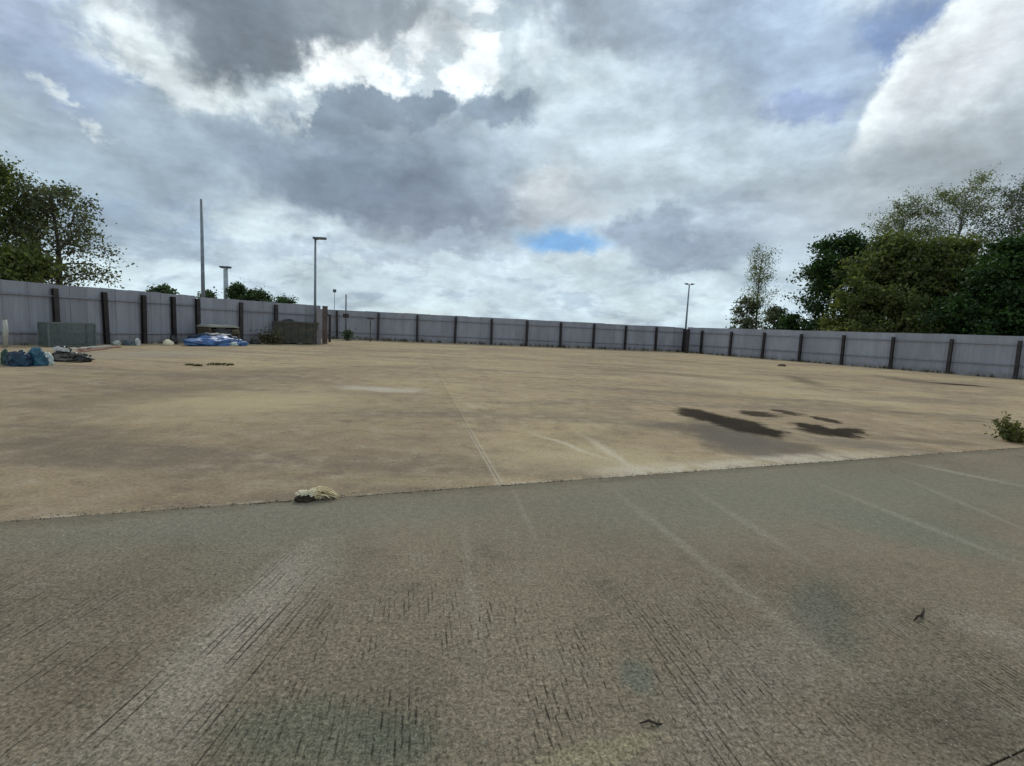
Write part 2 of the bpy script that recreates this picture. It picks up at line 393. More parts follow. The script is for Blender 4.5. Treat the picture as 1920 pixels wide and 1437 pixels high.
def apron_material():
    m, t, b = base_mat('brushed_concrete')
    P = t.node('ShaderNodeNewGeometry').outputs['Position']
    px, py, pz = t.sep(P); P = t.comb(px, py, 0.0)
    wn = t.vm('SCALE', t.vm('SUBTRACT', t.noise(P, 1.6, 5, .6, color=True), (0.400, 0.378, 0.360)), scale=.35)
    Pw = t.vm('MULTIPLY', t.vm('ADD', P, wn), (1, 1, 0))
    n1 = t.noise(P, .55, 5, .6, .4); n2 = t.noise(P, 2.6, 7, .66)
    sp1 = t.noise(P, 52, 8, .80, .2); sp2 = t.noise(P, 110, 5, .8, .3); sp3 = t.noise(P, 18, 5, .7)
    c0 = t.mix(t.ramp(n1, .35, .65), (0.190, 0.153, 0.105, 1), (0.228, 0.183, 0.126, 1))
    c0 = t.mix(t.ramp(n2, .52, .70, 0, .5), c0, (0.240, 0.205, 0.155, 1))
    c0 = t.mix(t.ramp(n2, .46, .30, 0, .5), c0, (0.120, 0.100, 0.073, 1))
    # grey green algae
    def stain(c, a, bb, wid, colr, op, soft=.6, PP=Pw):
        return t.mix(t.math('MULTIPLY', ell(t, PP, gnd(*a), gnd(*bb), wid, soft), op), c, (*colr, 1))
    for a, bb, wd, cl, op in [
        ((20, 1010), (900, 945), .35, (0.200, 0.185, 0.140), .6), ((560, 970), (480, 1100), .5, (0.188, 0.168, 0.119), .5),
        ((1000, 960), (1900, 900), .8, (0.200, 0.185, 0.135), .7), ((1560, 960), (1900, 1030), .4, (0.172, 0.171, 0.126), .6),
        ((1560, 1090), (1540, 1200), .16, (0.116, 0.117, 0.090), .6), ((1200, 1230), (1220, 1290), .08, (0.128, 0.140, 0.108), .6),
        ((450, 1340), (820, 1370), .16, (0.116, 0.125, 0.086), .55), ((740, 1300), (800, 1437), .12, (0.096, 0.106, 0.072), .5),
        ((610, 1015), (190, 1437), .17, (0.320, 0.272, 0.209), .50), ((560, 1040), (330, 1437), .13, (0.296, 0.245, 0.191), .50),
        ((640, 1040), (540, 1180), .12, (0.264, 0.219, 0.166), .35),
        ((1000, 1437), (1220, 1360), .06, (0.288, 0.249, 0.144), .6),
        ((1780, 1130), (1900, 1200), .2, (0.296, 0.242, 0.180), .45), ((900, 1150), (1000, 1420), .14, (0.240, 0.193, 0.137), .4), ((60, 1100), (250, 1150), .3, (0.160, 0.128, 0.090), .4), ((820, 1230), (700, 1300), .22, (0.136, 0.109, 0.079), .35), ((1500, 1150), (1300, 1400), .16, (0.232, 0.196, 0.155), .35),
        ((1600, 1330), (1920, 1330), .22, (0.108, 0.087, 0.063), .55), ((120, 1240), (220, 1300), .2, (0.144, 0.109, 0.076), .4)]:
        c0 = stain(c0, a, bb, wd, cl, op)
    # light straight tyre and float lines running with the joints
    Pl = t.vm('MULTIPLY', t.vm('ADD', P, t.vm('SCALE', wn, scale=.05)), (1, 1, 0))
    for a, bb, wd, op in [((1560, 1240), (1155, 925), .045, .30), ((1520, 1055), (1300, 920), .045, .28), ((1925, 1062), (1560, 918), .050, .32), ((1930, 915), (1700, 868), .07, .5),
                          ((1010, 1020), (960, 915), .02, .25), ((900, 1200), (870, 1000), .03, .22), ((1960, 1010), (1700, 900), .04, .3)]:
        c0 = stain(c0, a, bb, wd, (0.336, 0.294, 0.223), op, .7, Pl)
    # broom grooves: fine lines along the joints, deep only in patches
    u = t.vm('DOT_PRODUCT', t.vm('ADD', P, t.vm('SCALE', wn, scale=.03)), (math.cos(JDIR), -math.sin(JDIR), 0))
    u = t.math('ADD', u, t.math('MULTIPLY', t.noise(P, .9, 2), .02))
    u2 = t.math('ADD', t.vm('DOT_PRODUCT', P, (math.cos(R(3)), -math.sin(R(3)), 0)), t.math('MULTIPLY', t.noise(P, 1.2, 2), .03))
    sn = lambda uu, per: t.ramp(t.math('SINE', t.math('ADD', t.math('MULTIPLY', uu, 6.2832/per), t.math('MULTIPLY', t.noise(P, 3, 2), 2.2))), .35, .9)
    sc1 = t.mapping(P, rot=(0, 0, JDIR), scale=(42, .45, 1)); g1 = t.noise(sc1, 1.0, 3, .7)
    fan = t.mapping(P, rot=(0, 0, R(3)), scale=(42, .45, 1)); g2 = t.noise(fan, 1.0, 3, .7)
    groove = t.math('MAXIMUM', t.math('MULTIPLY', t.math('MULTIPLY', t.ramp(g1, .46, .60), sn(u, .026)), t.ramp(px, -1.2, -.6)), t.math('MULTIPLY', t.math('MULTIPLY', t.ramp(g2, .46, .60), sn(u2, .030)), t.ramp(px, -.6, -1.1)))
    patch = t.ramp(t.noise(P, 1.5, 5, .65), .44, .58)
    patch = t.math('MULTIPLY', patch, t.ramp(py, 3.8, 2.3))
    for a, bb, wd in [((1160, 1110), (1420, 1280), .20), ((420, 1437), (560, 1280), .18), ((60, 1437), (330, 1190), .13), ((760, 1280), (780, 1437), .16), ((480, 1320), (560, 1437), .16), ((1060, 1170), (1180, 1330), .12), ((180, 1400), (360, 1180), .12)]:
        patch = t.math('MAXIMUM', patch, ell(t, Pw, gnd(*a), gnd(*bb), wd, .5))
    groove = t.math('MULTIPLY', groove, patch)
    c0 = t.mix(t.math('MULTIPLY', groove, .85), c0, (0.040, 0.032, 0.023, 1))
    # pitted grain
    amp = t.ramp(n2, .3, .7, .75, 1.15)
    nr = t.ramp(py, 4.2, 2.0, .35, 1.0)
    g = t.math('ADD', 1.0, t.math('MULTIPLY', nr, t.math('MULTIPLY', t.math('SUBTRACT', t.ramp(sp1, .34, .66, smooth=False), .5), 1.6)))
    c0 = t.mix(.95, c0, t.mix(1.0, c0, t.comb(g, g, t.math('MULTIPLY', g, 1.0)), 'MULTIPLY'))
    g = t.math('ADD', .42, t.math('MULTIPLY', t.ramp(sp2, .28, .72, smooth=False), 1.16)); c0 = t.mix(.9, c0, t.mix(1.0, c0, t.comb(g, g, g), 'MULTIPLY'))
    g = t.math('ADD', .80, t.math('MULTIPLY', t.ramp(sp3, .28, .72, smooth=False), .40)); c0 = t.mix(1.0, c0, t.comb(g, g, g), 'MULTIPLY')
    c0 = t.mix(t.ramp(sp2, .62, .70, 0, .5), c0, (0.400, 0.355, 0.288, 1))
    c0 = t.mix(t.math('MULTIPLY', nr, t.ramp(sp1, .38, .30, 0, .85)), c0, (0.044, 0.034, 0.025, 1))
    sba = t.math('ABSOLUTE', t.vm('DOT_PRODUCT', t.vm('SUBTRACT', Pw, tuple(B0)), tuple(BN)))
    c0 = t.mix(t.math('MULTIPLY', t.ramp(sba, .16, .02), .35), c0, (0.104, 0.083, 0.058, 1))
    c0 = t.mix(1.0, c0, (.93, .95, .97, 1), 'MULTIPLY')
    t.put(b.inputs['Base Color'], c0); b.inputs['Roughness'].default_value = .95; b.inputs['Specular IOR Level'].default_value = .06
    h = t.math('SUBTRACT', t.math('ADD', t.math('MULTIPLY', sp1, .9), t.math('MULTIPLY', sp2, .35)), t.math('MULTIPLY', groove, .8))
    bn = t.node('ShaderNodeBump'); bn.inputs['Strength'].default_value = .7; t.put(bn.inputs['Distance'], t.math('MULTIPLY', nr, .008))
    t.put(bn.inputs['Height'], h); t.l.new(bn.outputs[0], b.inputs['Normal'])
    return m

M = {}
M['yard'] = yard_material(); M['apron'] = apron_material()
M['soil'] = simple('soil', (.06, .055, .03), (.12, .10, .055), .8, .95, bump=.5, bscale=12)
M['joint'] = simple('joint_dirt', (.05, .042, .03), (.10, .085, .055), 9, .95, bump=.4)
def sheet_mat():
    m, t, b = base_mat('painted_sheet')
    co = t.node('ShaderNodeTexCoord').outputs['Object']; P = t.node('ShaderNodeNewGeometry').outputs['Position']
    x, y, z = t.sep(P)
    n = t.noise(t.mapping(P, scale=(1, 1, .25)), 2.2, 6, .6)
    c = t.mix(t.ramp(n, .35, .65), (.275, .268, .305, 1), (.315, .318, .352, 1))
    r = t.node('ShaderNodeObjectInfo').outputs['Random']
    g = t.math('ADD', .90, t.math('MULTIPLY', r, .20)); c = t.mix(1.0, c, t.comb(g, g, g), 'MULTIPLY')
    # splashed dirt along the foot
    foot = t.math('MULTIPLY', t.ramp(z, .45, .02), t.ramp(t.noise(P, 3.0, 5), .35, .65, .3, 1))
    c = t.mix(t.math('MULTIPLY', foot, .7), c, (.15, .125, .09, 1))
    run = t.noise(t.mapping(P, scale=(9, 9, .35)), 1.0, 4, .6); c = t.mix(t.ramp(run, .55, .78, 0, .18), c, (.16, .155, .16, 1))
    t.put(b.inputs['Base Color'], c); b.inputs['Roughness'].default_value = .55; b.inputs['Specular IOR Level'].default_value = .3
    return m
M['sheet'] = sheet_mat()
M['post'] = simple('dark_steel', (.022, .017, .019), (.046, .035, .034), 5, .6, bump=.2, rnd=.25)
M['rail'] = simple('galvanised_rail', (.20, .20, .23), (.28, .28, .31), 5, .5, rnd=.1)
M['rust'] = simple('rusty_steel', (.085, .060, .050), (.150, .110, .095), 5, .8, bump=.3, rnd=.15)
M['galv'] = simple('galvanised_steel', (.16, .18, .20), (.24, .27, .29), 3, .45, metal=.3)
M['lamp'] = simple('lamp_grey', (.09, .10, .11), (.14, .15, .16), 4, .5)
M['bark'] = simple('bark', (.045, .038, .030), (.10, .088, .070), 7, .9, bump=.4)
M['birch_bark'] = simple('birch_bark', (.09, .08, .07), (.32, .30, .28), 3, .85, stretch=(1, 1, 2))
M['green_wire'] = simple('green_wire', (.10, .125, .118), (.15, .18, .17), 6, .5)
M['tarp'] = simple('blue_tarp', (.018, .060, .180), (.065, .155, .36), 3.5, .45, bump=.8, bscale=9, spec=.6)
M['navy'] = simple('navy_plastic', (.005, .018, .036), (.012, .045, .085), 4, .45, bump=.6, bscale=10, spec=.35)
M['teal'] = simple('teal_plastic', (.006, .045, .080), (.025, .12, .18), 5, .45, bump=.6, bscale=10, spec=.5)
M['pale'] = simple('pale_plastic', (.38, .46, .46), (.60, .63, .58), 7, .4, bump=.6, bscale=12, spec=.5)
M['white'] = simple('dirty_white', (.42, .42, .40), (.62, .61, .58), 8, .6, bump=.4)
M['black'] = simple('black_plastic', (.010, .010, .011), (.03, .029, .028), 6, .4, bump=.7, bscale=14, spec=.45)
M['debris'] = simple('grey_debris', (.045, .042, .036), (.13, .12, .10), 9, .85, bump=.8, bscale=20)
M['wood'] = simple('weathered_wood', (.07, .055, .035), (.15, .12, .08), 5, .85, bump=.4, stretch=(1, 6, 6), rnd=.2)
M['redwood'] = simple('reddish_wood', (.17, .085, .055), (.27, .16, .11), 5, .85, bump=.4, stretch=(1, 6, 6), rnd=.1)
M['board'] = simple('grey_board', (.36, .35, .30), (.46, .45, .40), 4, .7, rnd=.1)
M['skip'] = simple('dark_green_steel', (.045, .050, .040), (.095, .080, .062), 3, .75, bump=.3)
M['straw'] = simple('straw', (.62, .47, .24), (.85, .74, .48), 30, .9)
M['cream'] = simple('cream_rag', (.68, .57, .38), (.86, .78, .60), 22, .9, bump=.9, bscale=60)
M['clod'] = simple('dark_clod', (.020, .015, .010), (.06, .045, .03), 30, .95, bump=1, bscale=60)
M['faded'] = simple('pale_green', (.29, .34, .33), (.33, .38, .36), 3, .6)
M['pebble'] = simple('pebble', (.10, .09, .075), (.36, .33, .27), 3, .9, rnd=.1)
M['leaf_dull'] = leaf_mat('leaf_dull', (.075, .088, .048), (.135, .140, .085))
M['leaf_dark'] = leaf_mat('leaf_dark', (.018, .045, .012), (.045, .090, .022), .3)
M['leaf_olive'] = leaf_mat('leaf_olive', (.065, .082, .028), (.165, .180, .065), .45)
M['leaf_birch'] = leaf_mat('leaf_birch', (.125, .145, .065), (.19, .20, .10), .5)
M['leaf_far'] = leaf_mat('leaf_far', (.035, .065, .028), (.060, .095, .040), .3)
M['leaf_weed'] = leaf_mat('leaf_weed', (.085, .095, .028), (.23, .19, .08), .35)
M['leaf_dry'] = leaf_mat('leaf_dry', (.085, .068, .035), (.080, .080, .035), .2)

# ------------------------------------------------------------------ ground, yard, apron
def poly_sheet(name, pts, z, th, mat, parent=None):
    b = MB(); b.prism([(p[0], p[1]) for p in pts], z-th, z); return b.build(name, mat, parent)
g = mesh('ground', [(-3000, -3000, -.06), (3000, -3000, -.06), (3000, 3000, -.06), (-3000, 3000, -.06)], [(0, 1, 2, 3)], M['soil'])
tag(link('ground', g), kind='structure')
bed = MB().box((-60, -40, -.055), (72, 60, -.022)).build('joint_bed', M['joint']); tag(bed, kind='structure')
JV = Vector((math.sin(JDIR), math.cos(JDIR), 0)); J0 = gnd(940, 910)
def bline(s, off=0.0): return B0+BD*s+BN*off
def isect(p, d, q, e):
    k = ((q.x-p.x)*e.y-(q.y-p.y)*e.x)/(d.x*e.y-d.y*e.x); return p+d*k
gap = .0025
jl = isect(B0+BN*.009, BD, J0-Vector((gap, 0, 0)), JV); jr = isect(B0+BN*.009, BD, J0+Vector((gap, 0, 0)), JV)
def ragged(n0, n1, off, amp, sgn):
    out = []; k = n0
    rr = random.Random(17+int(sgn))
    while k < n1:
        chip = rr.random() < .12
        out.append(bline(k, off*sgn+sgn*(abs(rr.gauss(0, amp))+(rr.uniform(.01, .03) if chip else 0)))); k += rr.uniform(.03, .09) if 0 < k < 14 else .5
    return out
EY = ragged(-6, 20, .004, .006, 1); EA = ragged(-6, 20, .003, .003, -1)
yard = empty('yard'); tag(yard, kind='structure')
FARL = jl+JV*60; FARR = jr+JV*60
lft = bline(-45, .009); rgt = bline(70, .009)
poly_sheet('slab', [lft]+[p_ for p_ in EY if (p_-jl).dot(BD) < -.03]+[jl, FARL, Vector((-50, 56, 0)), Vector((-50, 0, 0))], 0, .03, M['yard'], yard)
poly_sheet('slab', [jr]+[p_ for p_ in EY if (p_-jr).dot(BD) > .03]+[rgt, Vector((58, 56, 0)), FARR], .0, .03, M['yard'], yard)
apron = empty('apron'); tag(apron, kind='structure')
# joint across the lower right corner
C0 = gnd(1850, 1440); C1 = gnd(1925, 1381); CDn = BD.copy(); CN = Vector((-CDn.y, CDn.x, 0))
al_, ar_ = bline(-45, -gap), bline(70, -gap)
q0, q1 = C0-CDn*45, C0+CDn*66
poly_sheet('slab', [q0+CN*.004, q1+CN*.004, ar_]+EA[::-1]+[al_], .004, .03, M['apron'], apron)
poly_sheet('slab', [q0-CN*.004, q0-CN*22, q1-CN*22, q1-CN*.004], .004, .03, M['apron'], apron)

# ------------------------------------------------------------------ fences
def sheet_mesh(W, H, pitch=.2, dep=.015):
    xs = []; k = 0; x = 0.0
    prof = [(0, 0), (.30, 0), (.42, 1), (.88, 1)]
    n = max(1, round(W/pitch)); p = W/n
    pts = []
    for i in range(n):
        for a, hgt in prof: pts.append(((i+a)*p, hgt*dep))
    pts.append((W, 0))
    v = [(x, y, 0) for x, y in pts]+[(x, y, H) for x, y in pts]
    m_ = len(pts); f = [(i, i+1, m_+i+1, m_+i) for i in range(m_-1)]
    # back skin for thickness
    b = len(v); v += [(x, y+.003, z) for x, y, z in v]
    f += [(b+m_+i, b+m_+i+1, b+i+1, b+i) for i in range(m_-1)]
    f += [(m_+i, m_+i+1, b+m_+i+1, b+m_+i) for i in range(m_-1)]
    return mesh('panel', v, f, M['sheet'])
hb_ = MB(); fl, wd, tk = .085, .17, .02
hb_.prism([(-fl, -wd/2), (fl, -wd/2), (fl, -wd/2+tk), (.008, -wd/2+tk), (.008, wd/2-tk), (fl, wd/2-tk), (fl, wd/2), (-fl, wd/2), (-fl, wd/2-tk), (-.008, wd/2-tk), (-.008, -wd/2+tk), (-fl, -wd/2+tk)], 0, 1)
POST = mesh('post', hb_.v, hb_.f, M['post'])
cache = {}
def fence(pts, H, PH, label, rails=(.80, .30), skip_post=(), sheets=3):
    """posts at the given ground points; the sheets run behind the posts (away from the yard centre)."""
    root = empty('fence', pts[0]); tag(root, label, 'fence', None)
    cen = Vector((2, 22, 0)); o = Vector(pts[0])
    for i, p in enumerate(pts):
        nb = pts[min(i+1, len(pts)-1)]-pts[max(i-1, 0)]; rz = math.atan2(nb.y, nb.x)
        if i in skip_post: continue
        me = POST; po = link('post', me, root, p-o, (random.uniform(-.02, .02), random.uniform(-.02, .02), rz)); po.scale = (1, 1, PH+random.uniform(-.02, .02))
    for a, b in zip(pts[:-1], pts[1:]):
        dv = b-a; L = dv.length; dn = dv.normalized(); nn = Vector((-dn.y, dn.x, 0))
        if nn.dot(cen-a) > 0: nn = -nn                 # outward
        rz = math.atan2(dn.y, dn.x)
        flip = Vector((-math.sin(rz), math.cos(rz), 0)).dot(nn) < 0
        w_ = L/sheets
        for k in range(sheets):
            key = (round(w_, 2), round(H, 2))
            if key not in cache: cache[key] = sheet_mesh(w_+.03, H)
            s = link('panel', cache[key], root)
            if not flip: s.location = a-o+dn*(k*w_-.01)+nn*(.165+.004*(k % 2)); s.rotation_euler = (0, 0, rz)
            else: s.location = a-o+dn*((k+1)*w_+.01)+nn*(.165+.004*(k % 2)); s.rotation_euler = (0, 0, rz+math.pi)
            s.location.z = random.uniform(-.022, .018)
            s.rotation_euler.x = random.uniform(-.006, .006)
        for rh in rails:
            key = ('rail', round(L, 2))
            if key not in cache:
                r_ = MB().prism([(0, 0), (L-.004, 0), (L-.004, .06), (0, .06)], -.03, .03); cache[key] = mesh('rail', r_.v, r_.f, M['rail'])
            rl = link('rail', cache[key], root)
            rl.location = a-o+dn*.002+nn*(.092 if not flip else .152)+Vector((0, 0, rh*H)); rl.rotation_euler = (0, 0, rz)
            if flip: pass
    return root
def online(px, a, b):      # where the vertical plane through photo column px (on the line's foot) cuts line ab
    best = None; lo, hi = -6.0, 8.0
    def colx(s):
        p = a+(b-a)*s; v = Vector((p.x, p.y, -CAM_H)); return 960+FPX*v.dot(X_)/v.dot(F_)
    for _ in range(60):
        mid = (lo+hi)/2
        if colx(mid) < px: lo = mid
        else: hi = mid
    return a+(b-a)*lo
def seq(cols, a, b):
    out = []
    for cx_ in cols:
        lo, hi = -.5, 1.6
        def colx(s):
            p = a+(b-a)*s; v = Vector((p.x, p.y, -CAM_H)); dd = v.dot(F_)
            return 960+FPX*v.dot(X_)/dd if dd > .2 else -1e6
        for _ in range(60):
            mid = (lo+hi)/2
            if colx(mid) < cx_: lo = mid
            else: hi = mid
        out.append(a+(b-a)*lo)
    return out
A0, A1 = gnd(109, 647), gnd(372, 643.5)
Apts = seq([109, 201, 271, 327, 372], A0, A1)
stepA = (Apts[1]-Apts[0])*1.0
Apts = [Apts[0]-stepA*2.6, Apts[0]-stepA*1.3]+Apts
fence(Apts, 2.46, 2.30, 'grey corrugated fence at the left, behind the rubbish bags and green cage', rails=(.80, .20))
Bend = gnd(600, 645)
Bpts = [Apts[-1]+Vector((.22, .03, 0))]+seq([452, 518, 590, 603], Apts[-1], Bend)
fence([Bpts[0], Bpts[1], Bpts[2], Bpts[4]], 2.40, 2.27, 'dark grey corrugated fence behind the blue tarpaulin, ending at the brown gate post', rails=(.76, .22), skip_post=(0, 3))
Cs, Cd = Vector((-11.44, 42.23, 0)), Vector((3.146, .806, 0))
Cpts = [Cs+Cd*k for k in range(-3, 9)]
K = Vector((16.6, 49.4, 0)); Cpts[-1] = Cs+Cd*8; Cpts.append(K)
fence(Cpts, 2.40, 2.30, 'long grey corrugated fence along the far side of the yard, facing the camera', rails=(.80, .25))
Ds, Dd = Vector((17.53, 47.18, 0)), Vector((1.582, -2.661, 0))
Dpts = [K+Vector((.10, -.16, 0))]+[Ds+Dd*k for k in range(0, 13)]
fence(Dpts, 2.44, 2.16, 'pale grey corrugated fence on the right, in front of the tall trees', rails=(.80, .32))

# gate posts at the end of the left run
gp = gnd(609, 645)
r_ = empty('gate_post', gp, R(20)); tag(r_, 'wide brown rusty gate post at the end of the left fence run', 'gate post')
MB().box((-.16, -.12, 0), (.16, .12, 2.36)).build('shaft', M['rust'], r_, bevel=.01)
MB().box((-.18, -.14, 2.362), (.18, .14, 2.39)).build('cap', M['post'], r_)
for hz in (.5, 1.8): MB().box((.162, -.05, hz), (.21, .05, hz+.12)).build('hinge', M['post'], r_)
gp2 = gnd(618, 641.5)
r_ = empty('gate_post', gp2, R(20)); tag(r_, 'black square gate post just right of the wide brown one', 'gate post')
MB().box((-.085, -.085, 0), (.085, .085, 1.86)).build('shaft', M['post'], r_, bevel=.008)
MB().box((-.10, -.10, 1.862), (.10, .10, 1.885)).build('cap', M['post'], r_)
gq = gnd(598, 646)
r_ = empty('metal_sheet', gq, R(35)); tag(r_, 'narrow pale pinkish metal sheet standing between lamp post and brown gate post', 'metal sheet')
MB().box((-.14, -.01, 0), (.14, .01, 2.1)).build('sheet', simple('pinkish_sheet', (.20, .18, .19), (.26, .235, .24), 3, .6), r_)
MB().box((-.17, -.02, 0), (-.142, .02, 2.12)).build('frame', M['rust'], r_)
# dark corner post where far and right fence meet
cpos = gnd(1287, 662.5)
r_ = empty('corner_post', cpos, R(15)); tag(r_, 'thick black corner post where the far fence meets the right fence', 'fence post')
MB().box((-.13, -.13, 0), (.13, .13, 2.2)).build('shaft', M['post'], r_, bevel=.01)
MB().box((-.15, -.15, 2.202), (.15, .15, 2.225)).build('cap', M['post'], r_)

# ------------------------------------------------------------------ lamp posts and masts
def height_at(base, px, py):                # height where the sight line passes over that ground point
    dist = math.hypot(base.x, base.y); return at(px, py, dist).z
def mast(name, label, cat, base, h, r0, r1, mat, rz=0.0, lean=(0, 0)):
    o = empty(name, base, rz); o.rotation_euler = (lean[0], lean[1], rz); tag(o, label, cat)
    MB().tube([(0, 0, .02), (0, 0, .30)], r0*1.45, 10).build('base', mat, o)
    MB().tube([(0, 0, .302), (0, 0, h*.5), (0, 0, h)], [r0, (r0+r1)/2, r1], 10).build('pole', mat, o, smooth=True)
    return o
# tall mast behind the left fence
b_ = at(381, 556, 34); b_.z = -.05
h_ = height_at(b_, 377, 372)
mast('mast', 'tall plain grey mast rising behind the left fence, tallest pole in the picture', 'mast', b_, h_, .115, .07, M['galv'], lean=(0, R(.0)))
# street lamp in front of the fence end
b_ = gnd(590.5, 645.5); h_ = height_at(b_, 588, 448)
o = mast('street_lamp', 'grey street lamp with flat head pointing right, in front of the left fence end', 'street lamp', b_, h_, .085, .06, M['galv'])
MB().tube([(-.05, 0, h_-.05), (.18, 0, h_-.02)], .035, 8).build('arm', M['lamp'], o)
MB().prism([(-.12, -.14), (.62, -.12), (.70, 0), (.62, .12), (-.12, .14)], h_-.02, h_+.11).build('lamp_head', M['lamp'], o, bevel=.02)
MB().box((.14, -.09, h_-.028), (.58, .09, h_-.0205)).build('diffuser', M['white'], o)
MB().box((-.09, -.13, .6), (.09, -.087, 1.1)).build('access_door', M['lamp'], o)
# short lamp with T head
b_ = at(424, 566, 75); b_.z = -.05; h_ = height_at(b_, 424, 502)
o = mast('street_lamp', 'short pale floodlight column with T-shaped head behind the left fence, beside the bushes', 'floodlight', b_, h_, .30, .26, simple('pale_column', (.30, .34, .36), (.38, .42, .44), 2, .5))
MB().box((-.62, -.10, h_-.06), (.62, .10, h_+.02)).build('crossbar', M['lamp'], o)
for sx in (-.36, .36):
    MB().prism([(sx-.34, -.3), (sx+.34, -.3), (sx+.30, .26), (sx-.30, .26)], h_+.022, h_+.20).build('lamp_head', M['lamp'], o, bevel=.03)
# far T lamp on the right
b_ = at(1286, 612, 72); b_.z = -.05; h_ = height_at(b_, 1288, 533)
o = mast('street_lamp', 'thin far street lamp with twin heads above the fence corner', 'street lamp', b_, h_, .15, .09, M['galv'])
MB().box((-.5, -.04, h_-.05), (.5, .04, h_+.02)).build('crossbar', M['lamp'], o)
for sx in (-.42, .42):
    MB().prism([(sx-.25, -.14), (sx+.25, -.14), (sx+.2, .14), (sx-.2, .14)], h_+.022, h_+.14).build('lamp_head', M['lamp'], o, bevel=.02)
# thin pole in front of the far fence
b_ = gnd(648, 638); h_ = height_at(b_, 643.5, 552)
o = mast('thin_pole', 'thin dark pole standing against the far fence right of the black gate post', 'pole', b_, h_, .07, .05, M['lamp'])
MB().box((-.22, -.06, h_*.49), (.22, .06, h_*.49+.32)).build('bracket_box', M['post'], o)
b_ = at(627, 580, 95); b_.z = -.05; h_ = height_at(b_, 625, 548)
o = mast('far_lamp', 'tiny distant lamp pole with small square head beyond the far fence', 'street lamp', b_, h_, .05, .04, M['lamp'])
MB().box((-.28, -.1, h_), (.28, .1, h_+.55)).build('lamp_head', M['lamp'], o, bevel=.03)
b_ = gnd(694, 641); h_ = height_at(b_, 694, 599)
o = empty('marker_post', b_); tag(o, 'short dark marker post with flat cap in front of the far fence', 'post')
MB().box((-.035, -.035, 0), (.035, .035, h_)).build('stem', M['rust'], o); MB().box((-.25, -.04, h_+.002), (.25, .04, h_+.10)).build('cap', M['post'], o)

# ------------------------------------------------------------------ foliage
def quads(cent, size, upbias=0.0, asp=1.6, rg=rng):
    n = len(cent)
    a = rg.normal(size=(n, 3)); a /= np.linalg.norm(a, axis=1)[:, None]
    b = rg.normal(size=(n, 3)); b -= (a*b).sum(1)[:, None]*a; b /= np.linalg.norm(b, axis=1)[:, None]
    s = size*rg.uniform(.55, 1.3, n)[:, None]
    a = a*s*asp*.5; b = b*s*.5
    v = np.stack([cent-a, cent-b*.9+a*.1, cent+a, cent+b*.9+a*.1], 1).reshape(-1, 3)
    return v
def leaf_mesh(name, cent, size, mat, asp=1.6):
    v = quads(cent, size, asp=asp); n = len(cent)
    me = bpy.data.meshes.new(name); me.vertices.add(n*4); me.vertices.foreach_set('co', v.astype(np.float32).ravel())
    me.loops.add(n*4); me.loops.foreach_set('vertex_index', np.arange(n*4, dtype=np.int32))
    me.polygons.add(n); me.polygons.foreach_set('loop_start', np.arange(0, n*4, 4, dtype=np.int32)); me.polygons.foreach_set('loop_total', np.full(n, 4, np.int32))
    me.materials.append(mat); me.update(); me.validate(); return me
def grow(start, direc, length, r, droop, seg=6, wig=.16):
    pts = [Vector(start)]; d_ = Vector(direc).normalized()
    for i in range(seg):
        d_ = (d_+Vector((random.gauss(0, wig), random.gauss(0, wig), random.gauss(0, wig)-droop*(i/seg)))).normalized()
        pts.append(pts[-1]+d_*length/seg)
    rad = [r*(1-.8*i/seg) for i in range(seg+1)]
    return pts, rad
